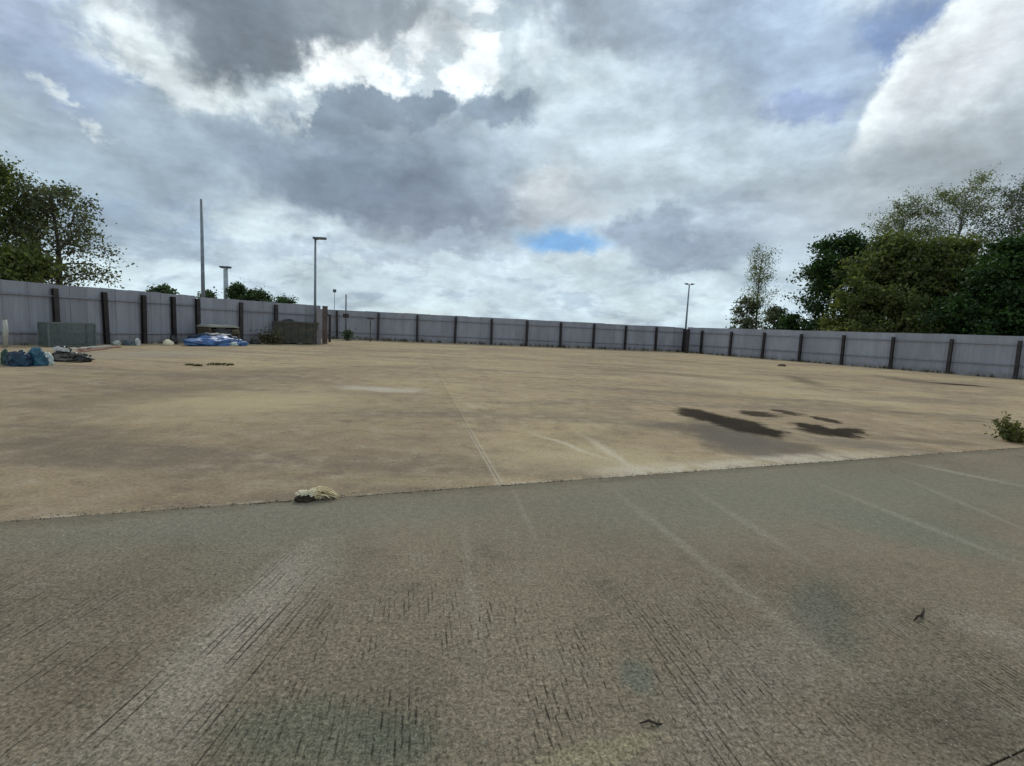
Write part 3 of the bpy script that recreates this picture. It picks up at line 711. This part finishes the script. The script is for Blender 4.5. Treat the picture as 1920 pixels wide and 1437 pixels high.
def tree(name, label, base, H, Rad, t0=.15, prof=None, nprim=26, nsec=7, clump=40, sig=.35, leaf=.16, lmat='leaf_dark', bmat='bark', droop=.05, up=.6, tr=.16, group=None, lean=0.0, cat='tree', seed=1, sub=None, stray=0.0, zfloor=.2):
    random.seed(seed); rg = np.random.default_rng(seed)
    prof = prof or (lambda t: math.sin(math.pi*min(1, max(0, (t-t0*.6)/(1.04-t0*.6)))**.8))
    o = empty(name, base); tag(o, label, cat, group)
    b = MB(); tp = []
    for i in range(9):
        t = i/8; tp.append(Vector((lean*t*H+math.sin(t*5+seed)*.02*H*t, math.cos(t*4+seed)*.02*H*t, t*H*.96)))
    b.tube(tp, [tr*(1-.86*i/8)+.015 for i in range(9)], 8)
    cents = []
    for k in range(nprim):
        t = t0+(1-t0)*((k+random.random()*.6)/nprim)**.9; t = min(t, .98)
        f = t*8; i = min(7, int(f)); p = tp[i].lerp(tp[i+1], f-i)
        ang = k*2.399+random.uniform(-.4, .4); L = Rad*prof(t)*random.uniform(.75, 1.12)
        if L < .25: L = .25
        dr = Vector((math.cos(ang), math.sin(ang), up*random.uniform(.5, 1.4)))
        pts, rad = grow(p, dr, L, max(.012, tr*.34*(1-t*.7)), droop)
        b.tube(pts, rad, 5, cap=False)
        for s in range(nsec):
            u = random.uniform(.25, 1.0); fi = u*(len(pts)-1); j = min(len(pts)-2, int(fi)); sp_ = pts[j].lerp(pts[j+1], fi-j)
            d2 = Vector((random.gauss(0, 1), random.gauss(0, 1), random.gauss(.1, .6)))+(pts[-1]-pts[0]).normalized()*.8
            L2 = L*random.uniform(.22, .5)
            p2, r2 = grow(sp_, d2, L2, max(.015, rad[j]*.5), droop*1.6, 4, .25)
            b.tube(p2, r2, 4, cap=False)
            for q_ in p2[1:]:
                n = max(2, int(clump*random.uniform(.2, 1.4)))
                cents.append(np.array(q_)+rg.normal(size=(n, 3))*sig*random.uniform(.5, 1.2)*np.array([1, 1, .8]))
        if random.random() < stray:
            cents.append(np.array(pts[-1])+rg.normal(size=(10, 3))*sig)
    if sub: cents += sub(rg)
    cc = np.concatenate(cents); cc = cc[cc[:, 2] > zfloor]
    tk_ = b.build('trunk', M[bmat], o, smooth=True)
    link('crown', leaf_mesh('crown', cc, leaf, M[lmat]), o)
    return o, len(cc)
def tree_at(px, topy, dist, **kw):
    b_ = at(px, 600, dist); b_.z = -.05; h = at(px, topy, dist).z+.05
    lb = kw.pop('label'); nm = kw.pop('name'); wpx = kw.pop('wpx')
    scale_ = math.sqrt(1+((px-960)/FPX)**2)            # sight distance per forward metre
    Rad = wpx/FPX*dist/scale_
    return tree(nm, lb, b_, h, Rad, **kw)
cone = lambda t: max(.15, 1.0-t)**.7
ball = lambda t: math.sqrt(max(.02, 1-((t-.55)/.5)**2))
egg = lambda t: math.sqrt(max(.03, 1-((t-.45)/.58)**2))
cnt = 0
LT = [
 # left pair
 dict(px=-10, topy=308, dist=37, name='tree', label='dense dark green tree cut by the left edge of the picture', wpx=95, t0=.2, prof=egg, nprim=42, nsec=8, clump=18, sig=.32, leaf=.12, lmat='leaf_olive', seed=11, tr=.22),
 dict(px=112, topy=352, dist=36, name='tree', label='airy dull green tree with drooping outer twigs above the left fence', wpx=78, t0=.32, prof=ball, nprim=34, nsec=7, clump=10, sig=.28, leaf=.105, lmat='leaf_dull', seed=5, droop=.22, up=.5, tr=.17),
 # right group
 dict(px=1418, topy=476, dist=62, name='birch_tree', label='slim sparse young birch standing alone left of the right-hand trees', wpx=52, t0=.15, prof=lambda t: 1.0-.45*t, nprim=40, nsec=8, clump=6, sig=.32, leaf=.10, lmat='leaf_birch', bmat='bark', seed=8, up=1.3, tr=.13),
 dict(px=1563, topy=448, dist=56, name='maple_tree', label='dark green broadleaf tree at the left end of the right-hand tree group', wpx=66, t0=.10, prof=egg, nprim=42, nsec=8, clump=20, sig=.40, leaf=.18, lmat='leaf_dark', seed=21, tr=.2),
 dict(px=1672, topy=400, dist=60, name='birch_tree', label='airy birch with thin upright twigs, left of the two tall birches on the right', wpx=85, t0=.22, prof=ball, nprim=40, nsec=18, clump=6, sig=.26, leaf=.105, lmat='leaf_birch', bmat='birch_bark', seed=31, droop=.1, up=1.0, tr=.22),
 dict(px=1775, topy=356, dist=60, name='birch_tree', label='tallest airy birch rising over the middle of the right-hand trees', wpx=100, t0=.25, prof=ball, nprim=44, nsec=18, clump=6, sig=.26, leaf=.105, lmat='leaf_birch', bmat='birch_bark', seed=35, droop=.12, up=1.0, tr=.24),
 dict(px=1895, topy=352, dist=58, name='birch_tree', label='tall thin-leaved birch cut by the right edge of the picture', wpx=85, t0=.28, prof=ball, nprim=38, nsec=18, clump=6, sig=.26, leaf=.105, lmat='leaf_dull', bmat='birch_bark', seed=37, droop=.12, up=1.1, tr=.22),
 dict(px=1655, topy=462, dist=52, name='tree', label='dense olive bushy tree low in front of the left tall birch', wpx=80, t0=.05, prof=egg, nprim=44, nsec=8, clump=22, sig=.42, leaf=.19, lmat='leaf_olive', seed=41, tr=.18),
 dict(px=1760, topy=468, dist=52, name='tree', label='dense olive bushy tree low in front of the tallest birch', wpx=85, t0=.05, prof=egg, nprim=46, nsec=8, clump=23, sig=.42, leaf=.19, lmat='leaf_olive', seed=43, tr=.18),
 dict(px=1895, topy=455, dist=47, name='tree', label='very dark green dense tree at the right edge just behind the fence', wpx=68, t0=.05, prof=egg, nprim=46, nsec=9, clump=26, sig=.40, leaf=.18, lmat='leaf_dark', seed=47, tr=.2),
 dict(px=1985, topy=400, dist=50, name='tree', label='dark green tree mostly outside the right edge of the picture', wpx=85, t0=.05, prof=egg, nprim=40, nsec=8, clump=12, sig=.5, leaf=.28, lmat='leaf_dark', seed=49, tr=.2),
]
for a in LT: cnt += tree_at(**a)[1]
# bushes behind the fences
BL = [
 (302, 543, 34, 20, 46, 'leaf_far', 'small round dark bush top just above the left fence, left of the tall mast'),
 (390, 551, 44, 14, 60, 'leaf_far', 'tiny dark bush top between the tall mast and the T-headed column'),
 (446, 537, 52, 23, 66, 'leaf_far', 'round green bush right of the T-headed column behind the fence'),
 (486, 550, 52, 28, 66, 'leaf_far', 'lower green bush sloping away right of the round bush'),
 (532, 563, 60, 26, 75, 'leaf_far', 'low dark bush top just left of the street lamp behind the fence'),
 (1400, 560, 50, 26, 60, 'leaf_dull', 'thin pale bush at the foot of the lone young birch'),
 (1452, 577, 46, 24, 58, 'leaf_dull', 'low sparse bush right of the lone young birch'),
 (1482, 594, 46, 22, 55, 'leaf_dark', 'low dark bush in the gap before the broadleaf tree'),
 (1600, 555, 46, 60, 50, 'leaf_olive', 'low olive bush behind the fence under the broadleaf tree'),
 (1700, 560, 46, 70, 48, 'leaf_olive', 'wide low olive bush behind the fence under the two tall birches'),
 (1830, 555, 42, 70, 46, 'leaf_dark', 'wide low dark bush behind the fence under the right-hand trees'),
 (40, 470, 40, 55, 34, 'leaf_olive', 'dark low bush behind the fence under the left-edge tree')]
for i, (px, ty, _, wp, dist, lm, lb) in enumerate(BL):
    cnt += tree_at(px=px, topy=ty, dist=dist, name='bush', label=lb, wpx=wp, t0=.08, prof=egg, nprim=20, nsec=6, clump=9 if lm == 'leaf_dull' else 18, sig=.30, leaf=.17, lmat=lm, seed=60+i, tr=.08, cat='bush')[1]
print('leaves', cnt)

# ------------------------------------------------------------------ heaps, bags, things by the left fence
def crumple(name, mat, parent, loc, size, seed, amp=.22, sub=4, flat=.25, freq=2.6, sharp=False):
    """a crumpled closed lump resting on the ground"""
    bm = bmesh.new(); bmesh.ops.create_icosphere(bm, subdivisions=sub, radius=1)
    from mathutils import noise as mn
    off = Vector((seed*3.1, seed*1.7, seed*.9))
    for v in bm.verts:
        n = mn.fractal(v.co*freq+off, .9, 2.1, 4)
        rdg = abs(mn.noise(v.co*freq*1.7+off))
        v.co *= 1+amp*(n*1.1-rdg*1.4)
        z = v.co.z
        if z < -flat: z = -flat+(z+flat)*.06
        v.co.z = z+flat
        v.co = Vector((v.co.x*size[0], v.co.y*size[1], v.co.z*size[2]/(1+flat)))
    me = bpy.data.meshes.new(name); bm.to_mesh(me); bm.free(); me.materials.append(mat)
    if not sharp: me.polygons.foreach_set('use_smooth', [True]*len(me.polygons))
    return link(name, me, parent, loc)
def bag(px, py, wpx, hpx, mat, label, seed, cat='bag', name='rubbish_bag', dpt=.7, knot=True, group=None):
    b_ = gnd(px, py); dist = b_.y; k = math.sqrt(1+((px-960)/FPX)**2)
    s = dist/FPX; W = wpx*s/2/k; Hh = hpx*s
    o = empty(name, b_+Vector((0, W*dpt*.8, 0)), random.uniform(-.4, .4)); tag(o, label, cat, group)
    crumple('body', mat, o, (0, 0, 0), (W, W*dpt, Hh), seed)
    if knot:
        MB().tube([(W*.3, -W*.1, Hh*.70), (W*.36, -W*.12, Hh*.84), (W*.5, -W*.1, Hh*.90)], [W*.10, W*.05, W*.11], 7).build('neck', mat, o, smooth=True)
    return o
bag(24, 687, 70, 30, M['navy'], 'dark navy plastic rubbish bag at the left picture edge, below the fence', 1)
bag(58, 686, 56, 34, M['teal'], 'teal blue rubbish bag between the navy bag and the pale bag', 2)
bag(80, 685, 34, 25, M['pale'], 'pale blue and white crumpled bag beside the teal one', 3)
bag(7, 684, 22, 30, simple('green_plastic', (.01, .05, .03), (.02, .08, .05), 5, .4), 'dark green bag half cut by the left edge', 4)
hp = empty('rubbish_heap', gnd(112, 679)+Vector((0, .35, 0))); tag(hp, 'dark heap of mixed grey and black rubbish beside the pale bag', 'rubbish heap')
crumple('heap', M['debris'], hp, (0, 0, 0), (.52, .36, .26), 5, .35, sharp=True)
crumple('black_bag', M['black'], hp, (-.18, .05, .08), (.30, .22, .32), 6, .3)
crumple('white_scrap', M['white'], hp, (-.26, -.10, .30), (.15, .08, .11), 7, .4)
crumple('white_scrap', M['white'], hp, (-.08, -.08, .28), (.11, .08, .09), 8, .4)
MB().tube([(.05, -.1, .10), (.38, -.12, .20), (.66, -.16, .12)], [.03, .035, .02], 6).build('bent_pipe', M['black'], hp)
MB().box((-.1, -.32, .02), (.55, -.22, .045)).build('lath', M['wood'], hp)
crumple('black_bag', M['black'], hp, (.40, -.05, 0), (.20, .18, .24), 9, .3)
# pale roll at the left edge
pr = empty('sheet_roll', gnd(10, 652)); tag(pr, 'upright pale plastic roll at the left edge against the fence', 'plastic roll')
MB().tube([(0, 0, 0), (.02, .02, .6), (0, .04, 1.0)], [.07, .08, .06], 10).build('roll', M['board'], pr, smooth=True)
MB().tube([(0, .04, 1.001), (0, .04, 1.03)], [.05, .05], 8).build('core', M['wood'], pr)
# green mesh cage
gl, gr = gnd(92, 651), gnd(180, 649.5); gd = gr-gl; GW = gd.length; rz = math.atan2(gd.y, gd.x)
cg = empty('mesh_cage', gl, rz); tag(cg, 'low green wire mesh cage standing against the left fence', 'cage')
GH, GD = .92, .55
for x in (0, GW):
    for y in (0, GD): MB().box((x-.025, y-.025, 0), (x+.025, y+.025, GH)).build('corner_post', M['green_wire'], cg)

for z in (.05, GH):
    for y in (0, GD): MB().box((.026, y-.022, z-.022), (GW-.026, y+.022, z+.022)).build('rail', M['green_wire'], cg)
    for x in (0, GW): MB().box((x-.022, .026, z-.022), (x+.022, GD-.026, z+.022)).build('rail', M['green_wire'], cg)
for y in (0, GD):
    mm = MB(); n = int(GW/.055)
    for i in range(1, n): x = i*GW/n; mm.box((x-.0085, y-.004, .075), (x+.0085, y+.004, GH-.023))
    for i in range(1, 16): z = .06+i*.055; mm.box((.026, y+.0045, z-.005), (GW-.026, y+.010, z+.012))
    mm.build('mesh_panel', M['green_wire'], cg)
for x in (0, GW):
    mm = MB()
    for i in range(1, 14): y = i*GD/14; mm.box((x-.004, y-.0065, .075), (x+.004, y+.0065, GH-.023))
    for i in range(1, 16): z = .06+i*.055; mm.box((x+.0045, .026, z-.005), (x+.010, GD-.026, z+.005))
    mm.build('mesh_panel', M['green_wire'], cg)
cl_ = MB().box((.03, .03, .08), (GW*.98-.03, GD-.03, .10)).build('floor', M['debris'], cg)
# planks on the ground
for i, (pa, pb, mt, lb) in enumerate([((138, 662), (198, 655), 'redwood', 'reddish timber plank lying flat in front of the green cage'), ((128, 656), (205, 650), 'board', 'grey timber board lying behind the reddish plank'), ((150, 657.5), (222, 652), 'redwood', 'short brown plank beside the foot of the second fence post')]):
    a = gnd(*pa); b = gnd(*pb); L = (b-a).length
    o = empty('plank', a, math.atan2((b-a).y, (b-a).x)); tag(o, lb, 'plank')
    MB().box((0, -.09, 0), (L, .09, .045)).build('board', M[mt], o, bevel=.004)
    MB().box((L*.2, -.03, .046), (L*.26, .05, .07)).build('batten', M['wood'], o)
bag(215, 647, 22, 9, M['white'], 'flat white scrap at the foot of the second left fence post', 12, 'scrap', 'scrap', knot=False)
bag(236, 648, 30, 11, simple('slate_plastic', (.06, .085, .10), (.10, .13, .15), 5, .5), 'low slate blue bag between two left fence posts', 13)
bag(256, 648, 12, 14, M['white'], 'small white bag beside the slate blue bag', 14)
bag(311, 648, 28, 11, M['cream'], 'off-white sack lying left of the blue tarpaulin', 15, 'sack', 'sack', knot=False)
bag(322, 646, 18, 17, M['black'], 'small black bag behind the off-white sack', 16)
bag(474, 645.5, 24, 6, M['black'], 'flat black plastic sheet heap right of the blue tarpaulin', 17, 'plastic heap', 'plastic_heap', knot=False)
bag(560, 646.5, 14, 4, M['debris'], 'small grey rubble pile in front of the skip', 18, 'rubble', 'rubble', knot=False)
# blue tarp heap
tl, trr = gnd(330, 649.5), gnd(440, 648.5); td = trr-tl
tp_ = empty('tarpaulin', (tl+trr)/2+Vector((.1, .6, 0)), math.atan2(td.y, td.x)); tag(tp_, 'bright blue tarpaulin heaped in long folds by the left fence', 'tarpaulin')
crumple('sheet', M['tarp'], tp_, (-.15, 0, 0), (td.length*.50, .55, .50), 31, .20, 5, .2, 1.8)
crumple('fold', M['tarp'], tp_, (td.length*.34, -.25, 0), (.50, .35, .34), 32, .3, 4)
crumple('white_patch', M['pale'], tp_, (td.length*.22, -.48, .02), (.26, .12, .18), 33, .4)
crumple('shaded_fold', M['navy'], tp_, (.1, .35, .2), (td.length*.44, .3, .42), 34, .2, 4)  # tarpaulin fold in darker navy, its shade put into the colour
# pallet stack behind it
ps = gnd(400, 647)+Vector((-.3, 1.0, 0))
st = empty('pallet_stack', ps, math.atan2(td.y, td.x)); tag(st, 'stack of brown pallets with pale sheets on top behind the blue tarpaulin', 'pallet stack')
z = 0.0
for k in range(7):
    ox = random.uniform(-.06, .06)
    mt = M['wood']
    bl = MB()
    for x in (-.75, 0, .75): bl.box((x-.06+ox, -.5, z), (x+.06+ox, .5, z+.10))
    bl.build('bearer', mt, st)
    for j in range(5):
        y = -.5+j*.21; MB().box((-.82+ox, y, z+.101), (.82+ox, y+.15, z+.125)).build('deck_board', mt, st)
    z += .127
for k in range(3):
    MB().box((-.88+k*.09, -.55+k*.05, z+.002+k*.04), (.78-k*.07, .5, z+.036+k*.04)).build('sheet', M['board'], st)
crumple('gap_shade', M['black'], st, (.0, -.30, .35), (.80, .30, .62), 71, .25)  # added black lump standing in for the shade in the stack's gap
crumple('brown_sacking', M['wood'], st, (.62, -.42, .55), (.26, .22, .30), 72, .3)
# skip
sl, sr_ = gnd(512, 645), gnd(597, 647); sd = sr_-sl; SW = sd.length
sk = empty('skip', (sl+sr_)/2, math.atan2(sd.y, sd.x)); tag(sk, 'dark greenish brown metal skip standing left of the street lamp', 'skip')
SH, SD = 1.30, 1.5; hw = SW/2
def loft(rings):
    v = []; f = []; n = len(rings[0])
    for r in rings: v += r
    for i in range(len(rings)-1):
        for k in range(n): f.append((i*n+k, i*n+(k+1) % n, (i+1)*n+(k+1) % n, (i+1)*n+k))
    f.append(tuple(reversed(range(n)))); return v, f
def ring(ax, y0, y1, z): return [(-ax, y0, z), (ax, y0, z), (ax, y1, z), (-ax, y1, z)]
v, f = loft([ring(hw*.80, .05, SD-.05, .06), ring(hw*.97, .02, SD-.02, SH*.75), ring(hw, 0, SD, SH), ring(hw-.06, .06, SD-.06, SH), ring(hw*.8, .1, SD-.1, .35)])
f[-1] = tuple(reversed(range(4))); f.append((16, 17, 18, 19))
link('body', mesh('body', v, f, M['skip']), sk)
rm = MB().box((-hw-.04, -.045, SH-.07), (hw+.04, -.003, SH+.03)); rm.box((-hw-.04, SD+.003, SH-.07), (hw+.04, SD+.045, SH+.03)); rm.build('rim', M['skip'], sk)
for i in range(6):
    x = -hw*.82+i*hw*1.64/5; MB().box((x-.03, -.035, .10), (x+.03, .03, SH-.075)).build('rib', M['skip'], sk)
crumple('black_bag', M['black'], sk, (-hw*.30, .5, SH-.22), (.42, .35, .42), 41, .3)
crumple('rubble', M['debris'], sk, (hw*.30, .65, SH-.30), (.8, .5, .35), 42, .3, sharp=True)
MB().tube([(-hw-.08, SD/2, SH*.8), (-hw+.02, SD/2, SH*.8)], .05, 8).build('lug', M['rust'], sk)
# flat pale green panel at the right fence
fb = gnd(1466, 675); o = empty('board', fb, math.atan2(Dd.y, Dd.x)); o.rotation_euler = (R(-5), 0, math.atan2(Dd.y, Dd.x)); tag(o, 'flat pale green panel leaning on the right fence', 'board')
MB().box((-.42, -.012, .25), (.42, .012, 1.6)).build('face', M['faded'], o); MB().box((-.46, -.02, 0), (-.425, .02, 1.6)).build('edge', M['faded'], o); MB().box((.425, -.02, 0), (.46, .02, 1.6)).build('edge', M['faded'], o)

# ------------------------------------------------------------------ weeds
def blades(points, hgt, wid, mat, name, per=10, spread=.1, parent=None, bend=.5):
    v = []; f = []
    for p in points:
        for k in range(per):
            a = random.uniform(0, 6.283); r = random.uniform(0, spread); h = hgt*random.uniform(.4, 1.1)
            bx, by = p[0]+math.cos(a)*r, p[1]+math.sin(a)*r; dx_, dy_ = math.cos(a)*h*bend*random.random(), math.sin(a)*h*bend*random.random()
            wx, wy = -math.sin(a)*wid, math.cos(a)*wid; b = len(v)
            v += [(bx-wx, by-wy, 0), (bx+wx, by+wy, 0), (bx+dx_*.4+wx*.7, by+dy_*.4+wy*.7, h*.6), (bx+dx_*.4-wx*.7, by+dy_*.4-wy*.7, h*.6), (bx+dx_, by+dy_, h)]
            f += [(b, b+1, b+2, b+3), (b+3, b+2, b+4)]
    return link(name, mesh(name, v, f, mat), parent)
# plants growing along the foot of the fences (nobody could count them)
def foot_line(pts, dens, off, hgt, name, mat):
    out = []
    for a, b in zip(pts[:-1], pts[1:]):
        L = (b-a).length; nn = Vector((-(b-a).y, (b-a).x, 0)).normalized()
        if nn.dot(Vector((2, 22, 0))-a) < 0: nn = -nn
        for k in range(int(L*dens)):
            if random.random() < .75: out.append(a.lerp(b, random.random())+nn*(random.uniform(-.12, .12)+off))
    o = blades(out, hgt, .012, mat, name, 9, .12); tag(o, kind='stuff')
    return o
foot_line(Dpts, 5, .02, .22, 'fence_foot_weeds', M['leaf_dry'])
foot_line(Cpts, 5, .02, .30, 'fence_foot_weeds', M['leaf_dry'])
foot_line(Apts, 3, .05, .16, 'fence_foot_weeds', M['leaf_dry'])
for (px, py, wp, h, n, lb) in [(356, 685, .16, .05, 10, 'small low olive weed tuft in the yard, leftmost of three below the blue tarpaulin'), (372, 686.5, .14, .06, 10, 'small round weed tuft in the middle of three below the blue tarpaulin'), (418, 684.5, .40, .06, 26, 'widest low weed patch, right of three below the blue tarpaulin'),
                           (1793, 697, .10, .42, 8, 'thin dark weed stalks at the foot of the right fence between two posts'), (1708, 695, .15, .25, 8, 'short weed at the foot of the right fence')]:
    p = gnd(px, py)
    o = blades([(random.gauss(0, wp*.5), random.gauss(0, wp*.3)) for _ in range(n)], h, .014, M['leaf_dry'], 'weed', 9, .08); o.location = p; tag(o, lb, 'weed')
# climbing weed on thin pole foot
p = gnd(652, 639); cc = np.random.default_rng(3).normal(size=(260, 3))*[.22, .14, .22]+[0, 0, .40]; cc = cc[cc[:, 2] > .02]
o = empty('weed', p); tag(o, 'green weed clump growing at the foot of the thin pole', 'weed'); link('foliage', leaf_mesh('foliage', cc, .12, M['leaf_far']), o)
MB().tube([(0, 0, 0), (.03, 0, .4), (-.02, 0, .8)], [.02, .015, .01], 5).build('stem', M['bark'], o)
# bramble left of the skip
p = gnd(502, 646); cc = np.random.default_rng(4).normal(size=(700, 3))*[.40, .22, .22]+[0, .2, .34]; cc = cc[cc[:, 2] > .02]
o = empty('bramble', p); tag(o, 'grey green bramble clump growing left of the skip', 'bramble'); link('foliage', leaf_mesh('foliage', cc, .09, M['leaf_dry']), o)
for k in range(4): MB().tube([(k*.15-.25, .2, 0), (k*.2-.3, .18, .5), (k*.3-.45, .1, .75)], [.012, .01, .006], 5).build('stem', M['bark'], o)
# shrub at the right edge
p = gnd(1901, 829)
sh = empty('shrub', p); tag(sh, 'olive green weedy shrub growing from the slab joint at the right edge', 'shrub')
random.seed(99); rg = np.random.default_rng(99); sb_ = MB(); lc = []
for k in range(34):
    a = random.uniform(0, 6.283); tilt = random.uniform(.05, .95); L = random.uniform(.22, .58)*(1-.42*tilt)
    pts, rad = grow((math.cos(a)*.03, math.sin(a)*.03, .0), (math.cos(a)*tilt, math.sin(a)*tilt, 1), L, .006, -.04, 6, .10)
    sb_.tube(pts, rad, 4, cap=False)
    for q_ in pts[1:]:
        lc.append(np.array(q_)+rg.normal(size=(8, 3))*.020)
sb_.build('stems', M['leaf_dry'], sh); lc = np.concatenate(lc); lc = lc[lc[:, 2] > .01]
link('foliage', leaf_mesh('foliage', lc, .030, M['leaf_weed'], asp=2.6), sh)
lc2 = rg.normal(size=(420, 3))*[.13, .10, .07]+[.03, 0, .10]; lc2 = lc2[lc2[:, 2] > .01]
link('lower_foliage', leaf_mesh('lower_foliage', lc2, .034, M['leaf_olive'], asp=2.2), sh)

# weeds and grit in the slab joints
jp = []
for k in range(260):
    s = random.uniform(0, 14); jp.append(bline(s, random.gauss(0, .012)))
o = blades(jp, .018, .0022, M['leaf_dry'], 'joint_moss', 5, .012); tag(o, kind='stuff')

# ------------------------------------------------------------------ clod of dried weed on the joint
p = gnd(592, 938)
cd = empty('dried_clod', p, R(20)); tag(cd, 'dried straw-coloured weed clod with dark underside lying on the slab joint', 'dried weed')
crumple('dark_root', M['clod'], cd, (-.085, -.01, 0), (.085, .055, .075), 51, .3)
crumple('pale_crust', M['cream'], cd, (-.095, .005, .052), (.060, .042, .040), 52, .35, freq=3.5)
crumple('pale_crust', M['cream'], cd, (-.03, .0, .045), (.050, .04, .055), 53, .4, freq=3.5)
random.seed(5)
sb_ = MB()
for k in range(34):
    y0 = random.uniform(-.035, .05); x0 = random.uniform(-.09, .02); L = random.uniform(.10, .22)
    hgt = random.uniform(.03, .10); pts = [(x0+L*u, y0+random.uniform(-.01, .01)+.02*math.sin(u*3+k), .012+hgt*math.sin(math.pi*(.25+.75*u))*(1-.15*u)+.006*math.sin(u*9+k)) for u in (0, .15, .3, .45, .6, .75, .9, 1)]
    rr = random.uniform(.0025, .0065); sb_.tube(pts, [rr*.7, rr, rr*1.2, rr*1.2, rr, rr*.9, rr*.6, rr*.3], 5)
sb_.build('straw', M['straw'], cd, smooth=True)
crumple('brown_leaf', M['wood'], cd, (.10, -.005, .005), (.055, .03, .035), 55, .4)
# twigs
def twig(pxs, r, label):
    pts = [gnd(*q_) for q_ in pxs]; o_ = pts[0].copy(); ctr = [(q_-o_)+Vector((0, 0, r*1.0+.006+.01*math.sin(i*1.6))) for i, q_ in enumerate(pts)]
    o = empty('twig', o_); tag(o, label, 'twig')
    MB().tube(ctr, [r*.6]+[r*1.1]*(len(ctr)-2)+[r*.5], 6).build('stem', M['clod'], o, smooth=True)
    MB().tube([ctr[len(ctr)//2], ctr[len(ctr)//2]+Vector((.012, .014, .012))], [r*.6, r*.3], 5).build('stub', M['clod'], o)
twig([(1713, 1168), (1720, 1162), (1727, 1158), (1731, 1150), (1732, 1144)], .006, 'small curled black twig lying on the apron at the right')
twig([(1200, 1361), (1215, 1360), (1232, 1362), (1245, 1358)], .0045, 'short straight dark twig lying near the bottom of the picture')
c_ = gnd(1466, 687); o = empty('dirt_clod', c_); tag(o, 'small brown clod lying in the yard before the right fence', 'clod'); crumple('lump', M['wood'], o, (0, 0, 0), (.24, .14, .14), 61, .3); crumple('root', M['clod'], o, (.08, -.05, 0), (.12, .09, .11), 62, .3)
# grit
def grit(n, name):
    v = []; f = []
    for k in range(n):
        y = 1.3+3.6*random.random()**1.5; x = random.uniform(-1.2, 1.25)*y*1.05
        pz = .004; r = random.uniform(.0015, .0045)*(1.6 if random.random() < .05 else 1)
        b = len(v); a = random.uniform(0, 6.28)
        for i in range(5): v.append((x+r*random.uniform(.7, 1.2)*math.cos(a+i*1.2566), y+r*random.uniform(.7, 1.2)*math.sin(a+i*1.2566), pz))
        v.append((x+random.uniform(-.2, .2)*r, y, pz+r*random.uniform(.5, 1.0)))
        f += [(b+i, b+(i+1) % 5, b+5) for i in range(5)]
    for k in range(2600):
        q_ = bline(random.uniform(0, 11), random.gauss(.01, .05)); x, y = q_.x, q_.y; r = random.uniform(.002, .007); b = len(v); a = random.uniform(0, 6.28)
        for i in range(5): v.append((x+r*random.uniform(.7, 1.2)*math.cos(a+i*1.2566), y+r*random.uniform(.7, 1.2)*math.sin(a+i*1.2566), .0))
        v.append((x, y, .004+r*random.uniform(.4, 1.0))); f += [(b+i, b+(i+1) % 5, b+5) for i in range(5)]
    return link(name, mesh(name, v, f, M['pebble']))
tag(grit(6000, 'grit'), kind='stuff')
